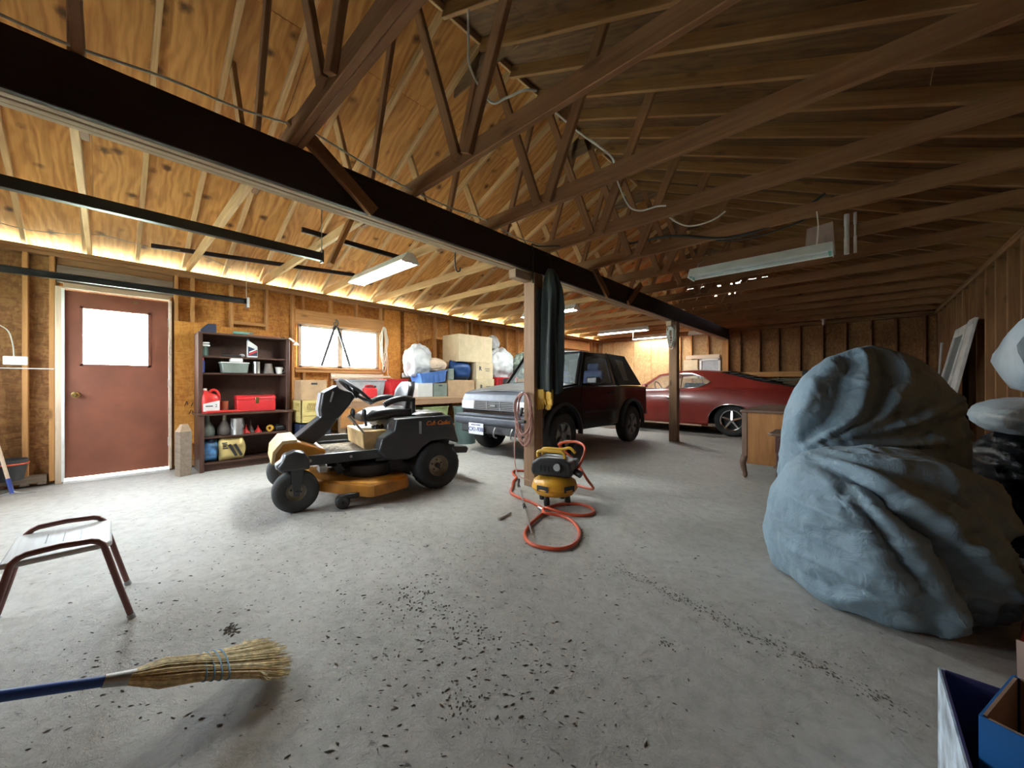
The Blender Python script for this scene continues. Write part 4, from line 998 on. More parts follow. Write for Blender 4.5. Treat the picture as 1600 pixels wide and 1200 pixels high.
vv = [tuple(p) for p in Wq.reshape(-1, 3)]; ff = [(i * NV + j, ((i + 1) % NU) * NV + j, ((i + 1) % NU) * NV + j + 1, i * NV + j + 1) for i in range(NU) for j in range(NV - 1)]
ff.append(tuple(i * NV for i in range(NU)))
tp_ = G().add(vv, ff).build('tarp_cover', 'tarp', smooth=180)
tag(tp_, 'crumpled blue-grey fabric cover draped over a bulky machine in the right foreground', 'tarp')

# ------------------------------------------------------------------ air compressor with orange hose
plain('comp_yellow', (.72, .36, .03), .4, var=.15)
plain('hose_orange', (.62, .095, .035), .4, var=.1)
plain('handle_yellow', (.74, .42, .05), .45)
cp = thing('air_compressor', 'yellow pancake air compressor with black motor cover at the foot of the post', 'air compressor', (-1.97, 2.69, 0), R(20))
G().lathe([(.001, .062), (.10, .064), (.165, .085), (.195, .125), (.198, .155), (.185, .195), (.13, .23), (.06, .243), (.001, .245)], (0, 0, 0), 40).build('tank', 'comp_yellow', cp, smooth=60)
G().lathe([(.199, .132), (.203, .14), (.199, .148)], (0, 0, 0), 40).build('tank_seam', 'comp_yellow', cp)
for k in range(4):
    a = PI / 4 + k * PI / 2 + R(-60); x, y = .13 * math.cos(a), .13 * math.sin(a)
    G().lathe([(.001, 0), (.024, 0), (.028, .03), (.02, .09), (.001, .09)], (x, y, 0), 12).build('rubber_foot', 'black_plastic', cp)
g = G().prism([(-.17, .245), (.17, .245), (.18, .30), (.165, .37), (.10, .405), (-.11, .405), (-.175, .36), (-.185, .29)], 'y', -.115, .10); g.build('motor_shroud', 'black_plastic', cp, bevel=.02, seg=3)
g = G()
for k in range(7): g.box((.12 - .036 * k, -.118, .31), (.010, .008, .05))
vn = g.build('vent_slots', 'ink_black', cp); vn['kind'] = 'stuff'
G().box((.11, .10, .32), (.13, .12, .10)).build('pump_head', 'dark_metal', cp, bevel=.01)
G().cyl((.19, -.03, .29), (.245, -.05, .27), .03, n=14).build('pressure_knob', 'black_plastic', cp)
G().cyl((.06, -.13, .335), (.06, -.145, .335), .03, n=18).build('gauge', 'silver_plastic', cp)
G().tube(curve_pts([(-.13, -.07, .40), (-.13, -.07, .445), (-.07, -.07, .455), (.05, -.07, .455), (.10, -.07, .445), (.11, -.07, .40)], 5), .014, 8).build('handle', 'handle_yellow', cp)
G().tube(curve_pts([(-.13, .07, .40), (-.13, .07, .445), (-.07, .07, .455), (.05, .07, .455), (.12, .07, .47), (.17, .07, .43)], 5), .014, 8).build('handle', 'handle_yellow', cp)
for s, (rz, t_) in enumerate(((R(-105), 'PORTER'), (R(-35), 'CABLE'))):
    px, py = .1995 * math.cos(rz), .1995 * math.sin(rz)
    lb = G().box((0, 0, 0), (.11, .003, .05)); lo = lb.build('tank_label', 'ink_black', cp, M_=Matrix.Translation((px * .985, py * .985, .155)) @ Matrix.Rotation(rz + PI / 2, 4, 'Z'))
hs = [(-1.88, 2.74, .30), (-1.84, 2.80, .27), (-1.80, 2.86, .36), (-1.81, 2.93, .47), (-1.95, 2.98, .50), (-2.09, 2.93, .47), (-2.06, 2.98, .40), (-1.92, 2.97, .30), (-1.80, 2.95, .18), (-1.84, 3.12, .05), (-2.1, 3.25, .014), (-2.45, 3.36, .014), (-2.75, 3.40, .014), (-2.98, 3.30, .014), (-2.90, 3.16, .014), (-2.76, 3.06, .014),
      (-2.66, 2.90, .014), (-2.54, 2.76, .014), (-2.46, 2.65, .014), (-2.375, 2.574, .014), (-2.244, 2.534, .014), (-2.086, 2.506, .014), (-1.941, 2.456, .014), (-1.85, 2.37, .014), (-1.80, 2.23, .016), (-1.745, 2.067, .014), (-1.667, 1.935, .014), (-1.556, 1.856, .014), (-1.448, 1.866, .014), (-1.364, 1.919, .014), (-1.336, 2.02, .014), (-1.377, 2.159, .014), (-1.47, 2.287, .014), (-1.60, 2.38, .016), (-1.70, 2.385, .022), (-1.80, 2.33, .034), (-1.86, 2.39, .036), (-1.89, 2.50, .016), (-1.861, 2.64, .014), (-1.77, 2.74, .014), (-1.648, 2.74, .014), (-1.559, 2.66, .014), (-1.558, 2.561, .014), (-1.643, 2.483, .014), (-1.74, 2.43, .030), (-1.84, 2.41, .04), (-1.88, 2.40, .02)]
hz = thing('air_hose', 'orange air hose coiled in loops on the floor beside the compressor', 'hose', (-1.7, 2.4, 0))
cpts = [tuple(p - Vector((-1.7, 2.4, 0))) for p in curve_pts(hs, 6)]
G().tube(cpts, .0125, 8).build('rubber_hose', 'hose_orange', hz, smooth=80)
G().cyl((-.17, .00, .022), (-.235, .02, .022), .014, n=10).build('coupling', 'steel', hz)
ag = thing('air_gun', 'thin metal air lance lying across the orange hose loops', 'air tool', (-2.06, 2.36, 0))
P0, P1 = Vector((-.40, .40, .045)), Vector((.46, -.43, .04))
G().cyl(P0, P1, .006, n=8).build('lance', 'steel', ag)
G().cyl(P0 + (P1 - P0) * .50, P0 + (P1 - P0) * .56, .013, n=10).build('lance_joint', 'dark_metal', ag)
G().cyl(P0, P0 + (P1 - P0) * .05, .013, n=10).tube([P0, P0 + Vector((-.02, .03, .05))], .01, 8).build('grip', 'dark_metal', ag)
tl = G().cyl((-2.01, 2.03, .012), (-2.04, 2.195, .012), .011, .009, 10).build('chisel', 'steel'); tag(tl, 'short steel tool lying alone on the concrete left of the post', 'tool')

# ------------------------------------------------------------------ things hung on the posts
plain('cord_pink', (.50, .27, .23), .6, var=.15)
plain('plug_dark', (.035, .03, .03), .5)
PX, PY = X0 + .03, 2.92
ck = thing('cord_coil', 'pinkish extension cord coil hung on the front of the post', 'cord', (PX - .02, PY - .03, .68))
rn = random.Random(4)
for k in range(9):
    a_, b_ = rn.uniform(.075, .115), rn.uniform(.20, .285); ph = rn.uniform(-.12, .12); pts = []
    for j in range(28):
        t_ = 2 * PI * j / 28; x_, z_ = a_ * math.sin(t_) * (1 + .15 * math.cos(t_)), b_ * math.cos(t_); pts.append((x_ * math.cos(ph) - z_ * math.sin(ph) * .6, -.012 - .004 * k + .012 * math.sin(3 * t_ + k), z_ + .27 - b_))
    G().tube(pts, .0055, 6, True).build('loop', 'cord_pink', ck)
G().tube(curve_pts([(-.08, -.03, .0), (-.10, -.05, -.2), (-.095, -.06, -.36), (-.05, -.10, -.46), (.05, -.16, -.53), (.20, -.16, -.56)], 6), .0055, 6).build('loose_end', 'cord_pink', ck)
for (x_, z_, r_) in ((-.01, .08, .3), (.0, -.02, 1.5)): G().box((x_, -.055, z_), (.03, .03, .09), rot=(0, r_, 0)).build('plug', 'plug_dark', ck, bevel=.006)
G().cyl((0, .03, .27), (0, -.06, .275), .005, n=6).build('nail', 'steel', ck)
fabric('jacket_cloth', (.018, .024, .022), .75, .4, 10, .2)
plain('jacket_lining', (.36, .36, .37), .6, bumps=.3, bscale=40)
jk = thing('hanging_jacket', 'long dark green-black coat hanging beside the post below the beam', 'jacket', (-2.285, 3.05, 0))
rings = []
for u in range(33):
    t_ = u / 32; z = 2.20 - 1.24 * t_
    wd = float(np.interp(t_, [0, .05, .18, .45, .75, 1], [.03, .075, .115, .115, .135, .125])); dp = float(np.interp(t_, [0, .1, .3, 1], [.03, .06, .07, .075]))
    ring = []
    for k in range(48):
        a = 2 * PI * k / 48; fo = 1 + (.26 * math.sin(5 * a + 1.5 * t_) + .14 * math.sin(9 * a - 2 * t_ + 1)) * min(1, t_ * 3)
        ring.append((wd * math.cos(a) * fo + .012 * math.sin(6 * t_), dp * math.sin(a) * fo - .01 * t_, z + (.02 * math.sin(3 * a) if u == 32 else 0)))
    rings.append(ring)
G().loft(rings).build('coat_body', 'jacket_cloth', jk, smooth=80)
rings = []
for u in range(17):
    t_ = u / 16; z = 2.0 - 1.0 * t_; rings.append([(-.095 - .03 * t_ + .03 * math.cos(a) * (1 + .2 * math.sin(3 * a + 5 * t_)), -.055 + .045 * math.sin(a), z) for a in [2 * PI * k / 16 for k in range(16)]])
G().loft(rings).build('sleeve', 'jacket_cloth', jk, smooth=80)
rings = [[(-.15 + .012 * math.cos(a) - .02 * t_, -.085 + .03 * math.sin(a), 1.72 - .74 * t_) for a in [2 * PI * k / 10 for k in range(10)]] for t_ in [q / 12 for q in range(13)]]
G().loft(rings).build('lining_edge', 'jacket_lining', jk, smooth=80)
G().tube(curve_pts([(0, 0, 2.19), (.01, -.01, 2.26), (-.02, 0, 2.33), (-.055, 0, 2.36)], 5), .004, 6).build('hanging_cord', 'wire_black', jk)
plain('leather_yellow', (.62, .36, .05), .7, bumps=.25, bscale=30)
for k, (ox, oy, rz, lab) in enumerate(((-2.36, 2.985, .2, 'yellow leather work glove hung against the post under the coat'), (-2.26, 3.0, -.35, 'yellow leather work glove hung clear of the post under the coat'))):
    gv = thing('work_glove', lab, 'glove', (ox, oy, .86), rz, 'work gloves under the coat')
    G().box((0, 0, .075), (.10, .035, .11)).build('cuff', 'leather_yellow', gv, bevel=.012, seg=3)
    G().box((0, 0, .01), (.09, .03, .07)).build('palm', 'leather_yellow', gv, bevel=.012, seg=3)
    for j in range(4): G().tube([(-.033 + j * .022, 0, -.01), (-.036 + j * .024, -.008, -.045), (-.036 + j * .024, -.02, -.07 - .008 * (j in (1, 2)))], [.012, .011, .008], 8).build('finger', 'leather_yellow', gv)
    G().tube([(.04, 0, .03), (.062, -.01, .0), (.066, -.014, -.03)], [.013, .012, .008], 8).build('thumb', 'leather_yellow', gv)
    G().cyl((0, .02, .12), (-.03, .03, .16), .003, n=6).build('hook', 'steel', gv)
plain('wire_grey', (.50, .49, .44), .6)
wk = thing('wire_hank', 'grey-white hank of wire tied to the top of the plain post', 'wire', (X0 + .02, 6.93, 1.90))
for k in range(12):
    a_, b_ = rn.uniform(.03, .075), rn.uniform(.10, .20); zc_ = rn.uniform(-.06, .12)
    pts = [(a_ * math.sin(t_) + .01 * math.sin(3 * t_ + k), -.02 - .004 * k, zc_ + b_ * math.cos(t_)) for t_ in [2 * PI * j / 24 for j in range(24)]]
    G().tube(pts, .006, 6, True).build('wire_loop', 'wire_grey', wk)
G().cyl((0, .04, .15), (0, -.07, .15), .006, n=6).build('nail', 'steel', wk)

# ------------------------------------------------------------------ stool with bent tube frames
plain('tube_brown', (.20, .085, .075), .4, .3, var=.15)
wood('seat_white', (.42, .41, .40), (.70, .70, .69), rough=.5, knots=0, bumps=.1)
so = thing('tube_stool', 'low stool with a worn white board seat between two brown bent tube frames', 'stool', (-2.575, -.125, 0))
G().prism([(-.195, -.145), (.195, -.15), (.205, -.12), (.20, .13), (.18, .145), (-.19, .145), (-.20, .12), (-.205, -.12)], 'z', .335, .358).build('seat_board', 'seat_white', so, bevel=.008, seg=3)
for s in (-1, 1):
    x = s * .205
    pts = [(x, .205, .0), (x, .165, .16), (x, .125, .33)] + [(x, .125 - .05 * (1 - math.cos(t_)), .33 + .05 * math.sin(t_)) for t_ in (.5, 1.0, 1.4)] + [(x, 0, .385)] + [(x, -.125 + .05 * (1 - math.cos(t_)), .33 + .05 * math.sin(t_)) for t_ in (1.4, 1.0, .5)] + [(x, -.125, .33), (x, -.165, .16), (x, -.205, 0)]
    fr_ = G().tube(pts, .0115, 10).build('tube_frame', 'tube_brown', so, smooth=70)
    for y in (.205, -.205): G().cyl((x, y, 0), (x, y - math.copysign(.006, y), .022), .014, n=10).build('foot_cap', 'silver_plastic', fr_)
for k in range(3): G().box((-.05 + .02 * k, -.05 + .05 * k, .359), (.14, .003, .001)).build('scratch', 'dark_metal', so)
# ------------------------------------------------------------------ corn broom leaning back to the front wall
plain('broom_blue', (.02, .075, .32), .35, var=.08)
plain('straw', (.80, .63, .37), .8, var=.35, scale=60)
plain('straw_dark', (.62, .45, .24), .8, var=.35, scale=60)
plain('thread_blue', (.10, .30, .50), .6)
br = thing('corn_broom', 'corn broom with a blue handle, its straw head resting on the floor', 'broom', (-1.57, .44, 0))
ax0 = Vector((0, 0, .035)); dirb = Vector((.012, -1.0, .375)).normalized()
def bp_(t_): return ax0 + dirb * t_
G().cyl(bp_(.46), bp_(1.54), .0135, n=14).build('handle', 'broom_blue', br)
G().cyl(bp_(.40), bp_(.475), .021, .016, 14).build('ferrule', 'galv', br)
sd = dirb.cross(Vector((0, 0, 1))).normalized(); un = sd.cross(dirb)
rs_ = random.Random(11); g1 = G(); g2 = G()
for k in range(620):
    u = rs_.uniform(-1, 1); w_ = rs_.uniform(-1, 1) * math.sqrt(max(.05, 1 - u * u))
    L0 = rs_.uniform(-.03, .05) + .05 * u * u
    pts = []
    for (t_, wd, th_) in ((.42, .020, .020), (.345, .056, .042), (.27, .060, .036), (.20, .078, .028), (.10, .112, .027), (L0, .145, .028)):
        p = bp_(t_) + sd * (u * wd) + un * (w_ * th_ * .8); p.z = max(p.z, .006); pts.append(p)
    (g1 if k % 4 else g2).tube(pts, [.0022, .002, .002, .002, .0018, .0008], 4)
o = g1.build('bristles', 'straw', br, smooth=0); o['kind'] = 'stuff'; o = g2.build('dark_bristles', 'straw_dark', br, smooth=0); o['kind'] = 'stuff'
for t_ in (.185, .205, .225, .245):
    wd = float(np.interp(t_, [.1, .2, .27], [.10, .081, .064])) + .004; th_ = .0235
    G().tube([bp_(t_) + sd * wd * math.cos(a) + un * th_ * math.sin(a) for a in [2 * PI * k / 32 for k in range(32)]], .0022, 5, True).build('stitching', 'thread_blue', br)
# ------------------------------------------------------------------ bookcase and what stands on it
sh = thing('bookcase', 'dark brown open bookcase beside the brown door with cans and jugs on its shelves', 'bookcase', (-5.85, 1.225, 0))
SHW = .97
for y in (-SHW / 2 + .022, SHW / 2 - .022):
    lum('side_panel', (.03, y, 0), (.03, y, .665), .40, .044, 'shelf_brown', sh, up=(1, 0, 0))
    lum('side_panel', (-.02, y, .69), (-.02, y, 1.64), .30, .044, 'shelf_brown', sh, up=(1, 0, 0))
for z, d_, x_ in ((1.65, .31, -.02), (1.37, .28, -.03), (1.165, .28, -.03), (.40, .37, .02), (.095, .37, .02)): lum('shelf', (x_, -SHW / 2 + (0 if z > 1.6 else .045), z), (x_, SHW / 2 - (0 if z > 1.6 else .045), z), .022, d_, 'shelf_brown', sh)
lum('ledge', (.03, -SHW / 2 - .02, .678), (.03, SHW / 2 + .02, .678), .026, .43, 'shelf_brown', sh)
sheet('back_panel', (-.185, 0, .83), (.008, SHW - .02, 1.62), 'shelf_brown', sh)
lum('toe_board', (.15, -SHW / 2 + .045, .04), (.15, SHW / 2 - .045, .04), .085, .02, 'shelf_brown', sh)
plain('can_red', (.62, .035, .03), .35, var=.1); plain('label_white', (.72, .72, .70), .5, var=.05); plain('tin', (.62, .62, .62), .28, .9, var=.1)
plain('plastic_white', (.74, .73, .70), .35, var=.05); plain('plastic_blue', (.03, .06, .30), .4, var=.1); plain('toolbox_red', (.60, .03, .035), .35, var=.08)
plain('jug_grey', (.20, .23, .20), .4, var=.15); plain('jug_brown', (.16, .13, .115), .45, var=.15); plain('terracotta', (.42, .13, .06), .6); plain('foil_gold', (.56, .43, .17), .4, .3, var=.2)
plain('bag_blue', (.06, .17, .36), .45, var=.5, scale=14); plain('navy', (.02, .03, .07), .5); plain('green_bottle', (.05, .10, .08), .4)
plain('cardboard', (.46, .30, .17), .8, var=.12); plain('cardboard_pale', (.60, .48, .31), .8, var=.08); plain('crate_yellow', (.66, .52, .20), .5, var=.08); plain('crate_blue', (.09, .20, .52), .45)
def can(name, lab, x, y, z, r, h_, mat, cat='can', cap=None, group=None):
    t = thing(name, lab, cat, (x, y, z)); b = r * .06
    G().lathe([(.001, 0), (r - b, 0), (r, b), (r, .012), (r * .985, .016), (r * .985, h_ - .016), (r, h_ - .012), (r, h_ - b), (r - b, h_), (r * .9, h_ - .006), (.001, h_ - .006)], (0, 0, 0), 24).build('body', mat, t)
    if cap: G().lathe([(r * .5, h_ - .006), (r * .5, h_ + .03), (r * .3, h_ + .04), (.001, h_ + .04)], (0, 0, 0), 16).build('cap', cap, t)
    return t
t = thing('antifreeze_jug', 'red plastic jug with a white label at the left of the middle shelf', 'jug', (-5.76, .86, .692))
g = G(); rings = []
for z, hx, hy, oy in ((0, .065, .085, 0), (.02, .07, .09, 0), (.17, .07, .09, 0), (.215, .06, .075, -.01), (.245, .03, .035, -.045), (.27, .024, .024, -.055)):
    rings.append([(hx * math.copysign(abs(math.cos(a)) ** .5, math.cos(a)), oy + hy * math.copysign(abs(math.sin(a)) ** .5, math.sin(a)), z) for a in [2 * PI * k / 24 for k in range(24)]])
g.loft(rings).build('jug_body', 'can_red', t, smooth=50)
G().tube(curve_pts([(0, -.02, .235), (0, .02, .275), (0, .065, .26), (0, .085, .20), (0, .085, .13)], 5), .015, 10).build('jug_handle', 'can_red', t)
G().cyl((0, -.055, .265), (0, -.055, .295), .022, n=14).build('jug_cap', 'plastic_white', t)
lb = G().prism([(-.078, .02), (.078, .02), (.078, .15), (-.078, .11)], 'x', .0705, .0715).build('jug_label', 'label_white', t)
text_mesh('label_print', '2', .05, 'ink_black', lb, frame((.072, .045, .085), (0, 1, 0), (0, 0, 1)), .0005); G().box((.072, -.02, .082), (.001, .07, .012)).build('print_line', 'ink_black', lb)
t = thing('tool_box', 'red steel toolbox with a brass latch on the middle shelf', 'toolbox', (-5.77, 1.32, .692))
G().box((0, 0, .075), (.19, .42, .15)).build('box_body', 'toolbox_red', t, bevel=.008)
G().prism([(-.098, .152), (.098, .152), (.098, .18), (.06, .205), (-.06, .205), (-.098, .18)], 'y', -.213, .213).build('lid', 'toolbox_red', t, bevel=.006)
G().box((.10, 0, .14), (.01, .04, .08)).build('latch', 'brass', t, bevel=.004)
G().tube(curve_pts([(0, -.07, .205), (0, -.06, .225), (0, .06, .225), (0, .07, .205)], 4), .007, 8).build('lid_handle', 'dark_metal', t)
can('coffee_tin', 'orange-brown tin between the red jug and the red toolbox', -5.80, 1.005, .692, .038, .135, 'terracotta', 'tin', None)
t = thing('hand_saw_case', 'flat orange-red plastic case lying on the front edge of the middle shelf', 'case', (-5.675, 1.0, .691)); G().box((0, -.03, .015), (.07, .33, .03)).build('case_body', 'can_red', t, bevel=.01); G().box((0, .18, .011), (.035, .09, .02)).build('case_handle', 'can_red', t, bevel=.006)
for (z0, yy, lab) in ((1.175, .782, 'slim blue spray can at the left of the second shelf'),):
    t = thing('spray_can', lab, 'spray can', (-5.77, yy, z0)); G().lathe([(.001, 0), (.026, 0), (.027, .005), (.027, .13), (.02, .148), (.001, .148)], (0, 0, 0), 18).build('body', 'plastic_blue', t); G().lathe([(.018, .146), (.018, .18), (.001, .182)], (0, 0, 0), 14).build('cap', 'can_red', t)
t = thing('plastic_tub', 'pale translucent plastic tub with a smaller container on its lid', 'tub', (-5.79, 1.10, 1.176)); G().prism([(-.125, 0), (.125, 0), (.14, .125), (-.14, .125)], 'x', -.09, .09, ).build('tub_body', 'jug_grey', t, bevel=.01); G().box((0, 0, .13), (.19, .29, .012)).build('lid', 'plastic_white', t)
t = tag(G().box((-5.79, 1.12, 1.345), (.10, .13, .055)).build('small_container', 'plastic_white', bevel=.01), 'small white container sitting on the pale plastic tub', 'container')
can('steel_can', 'shiny steel can on the second shelf of the bookcase', -5.77, 1.335, 1.176, .040, .155, 'tin')
t = thing('plastic_pot', 'grey-brown upturned plastic pot on the second shelf', 'pot', (-5.79, 1.475, 1.176)); G().lathe([(.06, 0), (.062, .004), (.040, .13), (.036, .135), (.001, .135)], (0, 0, 0), 22).build('pot_wall', 'jug_brown', t); G().lathe([(.062, 0), (.066, .004), (.064, .02), (.058, .02)], (0, 0, 0), 22).build('pot_rim', 'jug_brown', t)
t = thing('white_cup', 'small white cup at the right end of the second shelf', 'cup', (-5.79, 1.60, 1.176)); G().lathe([(.001, 0), (.034, 0), (.046, .09), (.048, .092), (.044, .092), (.032, .006), (.001, .006)], (0, 0, 0), 22).build('cup_wall', 'plastic_white', t); G().tube(curve_pts([(0, .044, .075), (0, .065, .065), (0, .062, .03), (0, .038, .02)], 4), .005, 6).build('cup_handle', 'plastic_white', t)
t = thing('oil_bottle', 'white slant-topped oil bottle on the top shelf', 'bottle', (-5.76, 1.285, 1.381)); G().prism([(-.055, 0), (.055, 0), (.055, .145), (-.02, .20), (-.055, .225)], 'x', -.03, .03).build('bottle_body', 'plastic_white', t, bevel=.008); lb = G().prism([(-.05, .02), (.05, .02), (.05, .10), (-.05, .14)], 'x', .031, .032).build('bottle_label', 'navy', t); G().box((.0325, 0, .06), (.001, .10, .02), rot=(.5, 0, 0)).build('label_stripe', 'can_red', lb); G().box((.0325, 0, .085), (.001, .09, .014), rot=(.5, 0, 0)).build('label_stripe', 'label_white', lb); G().cyl((0, -.045, .21), (0, -.045, .24), .014, n=12).build('bottle_cap', 'navy', t)
can('jar', 'dark jar with a white lid at the left of the top shelf', -5.79, .80, 1.381, .045, .11, 'green_bottle', 'jar'); 
t = thing('paper_stack', 'two white folded cloths stacked on the dark jar', 'cloth', (-5.79, .80, 1.492)); G().box((0, 0, .012), (.09, .11, .024)).build('fold', 'label_white', t, bevel=.008); G().box((0, 0, .042), (.085, .105, .02)).build('fold', 'label_white', t, bevel=.008)
t = thing('hand_plane', 'grey hand tool lying on the top shelf', 'tool', (-5.77, 1.09, 1.381)); G().box((0, -.02, .014), (.05, .20, .02)).build('tool_body', 'dark_metal', t, bevel=.006); G().ell((0, .09, .022), (.025, .03, .022), 12, 8).build('tool_knob', 'silver_plastic', t)
# on top of the case
t = thing('bench_brush', 'dark blue wedge-shaped block on top of the bookcase at its left end', 'block', (-5.82, .85, 1.661)); G().prism([(-.08, 0), (.07, 0), (.07, .11), (-.01, .11), (-.08, .03)], 'x', -.05, .05).build('wedge', 'navy', t, bevel=.006); G().box((0, .0, .055), (.105, .03, .02)).build('grip_slot', 'ink_black', t)
t = thing('green_torch', 'green hand torch lying on top of the bookcase', 'torch', (-5.74, 1.18, 1.684)); G().cyl((0, -.10, 0), (0, .07, 0), .018, n=12).build('barrel', 'socket_green', t); G().cyl((0, .07, 0), (0, .11, 0), .019, .023, 12).build('torch_head', 'jug_grey', t)
t = thing('copper_pipe', 'thin copper-coloured rod lying along the top of the bookcase', 'rod', (-5.72, 1.40, 1.668)); G().cyl((0, -.18, 0), (0, .22, 0), .006, n=8).build('rod', 'terracotta', t); G().cyl((0, .20, 0), (0, .25, 0), .009, n=8).build('fitting', 'brass', t)
t = thing('clamp_lamp', 'small white clamp lamp at the right top corner of the bookcase', 'lamp', (-5.70, 1.70, 1.665)); G().cyl((0, 0, 0), (.02, .05, -.045), .012, n=10).build('lamp_arm', 'plastic_white', t); G().lathe([(.012, 0), (.035, -.04), (.037, -.042), (.033, -.042), (.010, -.004)], (.03, .07, -.05), 16).build('lamp_shade', 'plastic_white', t)
# lower shelves
for (yy, mat, hh, rr, lab) in ((.835, 'jug_grey', .26, .075, 'greenish round-shouldered jug with a tall neck on the lower shelf'), (1.005, 'jug_brown', .29, .075, 'brownish jug with a tall pale neck behind the coffee can')):
    t = thing('pouring_jug', lab, 'jug', (-5.80, yy, .411)); G().lathe([(.001, 0), (rr * .9, 0), (rr, .02), (rr, .075), (rr * .75, .125), (.03, .165), (.024, .18)], (0, 0, 0), 26).build('jug_body', mat, t, smooth=60); G().lathe([(.024, .18), (.022, hh - .01), (.019, hh), (.001, hh)], (0, 0, 0), 18).build('jug_neck', mat if mat == 'jug_grey' else 'rim_tan', t)
t = can('paint_can', 'shiny metal paint can at the front of the lower shelf', -5.70, 1.115, .411, .066, .205, 'tin'); G().tube(curve_pts([(0, -.067, .17), (.05, -.06, .09), (.068, 0, .06), (.05, .06, .09), (0, .067, .17)], 4), .002, 5).build('bail', 'steel', t)
for (yy, mat, hh, lab) in ((1.225, 'can_red', .11, 'dull red funnel beside the paint can'), (1.285, 'jug_brown', .16, 'brown funnel behind the two red funnels'), (1.355, 'can_red', .09, 'small dull red funnel nearest the yellow tape')):
    t = thing('funnel', lab, 'funnel', (-5.78 - (.05 if mat == 'jug_brown' else 0), yy, .411)); G().lathe([(.045, 0), (.047, .004), (.012, hh * .6), (.010, hh * .62)], (0, 0, 0), 18).build('cone', mat, t); G().lathe([(.011, hh * .58), (.006, hh), (.004, hh)], (0, 0, 0), 12).build('spout', mat, t)
t = thing('tape_measure', 'round yellow tape on the lower shelf', 'tape', (-5.75, 1.485, .411), .9); G().lathe([(.02, -.018), (.042, -.018), (.045, 0), (.042, .018), (.02, .018), (.016, 0), (.02, -.018)], (0, 0, .045), 20, 'y').build('ring', 'comp_yellow', t); G().lathe([(.019, -.014), (.019, .014), (.001, .014)], (0, 0, .045), 14, 'y').build('core', 'ink_black', t)
t = thing('black_case', 'low black case at the right end of the lower shelf', 'case', (-5.78, 1.60, .411)); G().box((0, 0, .035), (.12, .12, .07)).build('case_body', 'black_plastic', t, bevel=.02, seg=3); G().box((0, -.02, .075), (.05, .04, .016)).build('case_grip', 'dark_metal', t, bevel=.006)
def pouch(name, lab, cat, x, y, z, wx, wy, h_, mat, seed, rz=0, crimp=True):
    t = thing(name, lab, cat, (x, y, z), rz); rings = []; rn_ = random.Random(seed)
    for u in range(13):
        q = u / 12; k = math.sin(min(1, q * 4) * PI / 2) * (1 - .75 * max(0, q - .72) / .28)
        kk = .9 + .1 * math.sin(PI * q)
        rings.append([(wx * k * math.copysign(abs(math.cos(a)) ** .7, math.cos(a)) * (1 + .07 * math.sin(5 * a + 9 * q + seed)), wy * kk * math.copysign(abs(math.sin(a)) ** .6, math.sin(a)) * (1 + .05 * math.sin(3 * a + 7 * q)), h_ * q + .012 * math.sin(4 * a + seed) * q) for a in [2 * PI * j / 28 for j in range(28)]])
    G().loft(rings).build('bag_body', mat, t, smooth=60); return t
t = pouch('soil_bag', 'blue and grey plastic bag on the bottom shelf', 'bag', -5.75, .845, .107, .09, .085, .27, 'bag_blue', 2)
G().ell((.02, .01, .25), (.06, .05, .035), 14, 8, .15, 3).build('bag_neck', 'navy', t)
t = pouch('charcoal_bag', 'gold paper bag with dark lettering on the bottom shelf', 'bag', -5.70, 1.06, .107, .075, .135, .265, 'foil_gold', 5)
for k in range(4): G().box((.078, -.085 + .006 * (k % 2), .22 - .022 * k), (.014, .05 - .008 * (k % 3), .011)).build('bag_print', 'ink_black', t)
for k in range(2): G().box((.080, -.005 + .055 * k, .125), (.012, .028, .16), rot=(.45, 0, 0)).build('bag_stripe', 'ink_black', t)
# cut post stub beside the bookcase
ps = thing('fence_post_stub', 'weathered grey fence post stub with a pointed top between door and bookcase', 'post', (-5.64, .60, 0), .3)
g = G(); h_ = .055; g.loft([[(-h_, -h_, 0), (h_, -h_, 0), (h_, h_, 0), (-h_, h_, 0)], [(-h_, -h_, .50), (h_, -h_, .50), (h_, h_, .50), (-h_, h_, .50)], [(-.02, -.02, .58), (.03, -.02, .585), (.03, .03, .585), (-.02, .03, .58)]]); g.build('stub', 'old_wood', ps, smooth=0)
G().loft([[(-h_, -h_, .501), (h_, -h_, .501), (h_, h_, .501), (-h_, h_, .501)], [(-.02, -.02, .582), (.03, -.02, .587), (.03, .03, .587), (-.02, .03, .582)]]).build('cut_top', 'beam_raw', ps, smooth=0)
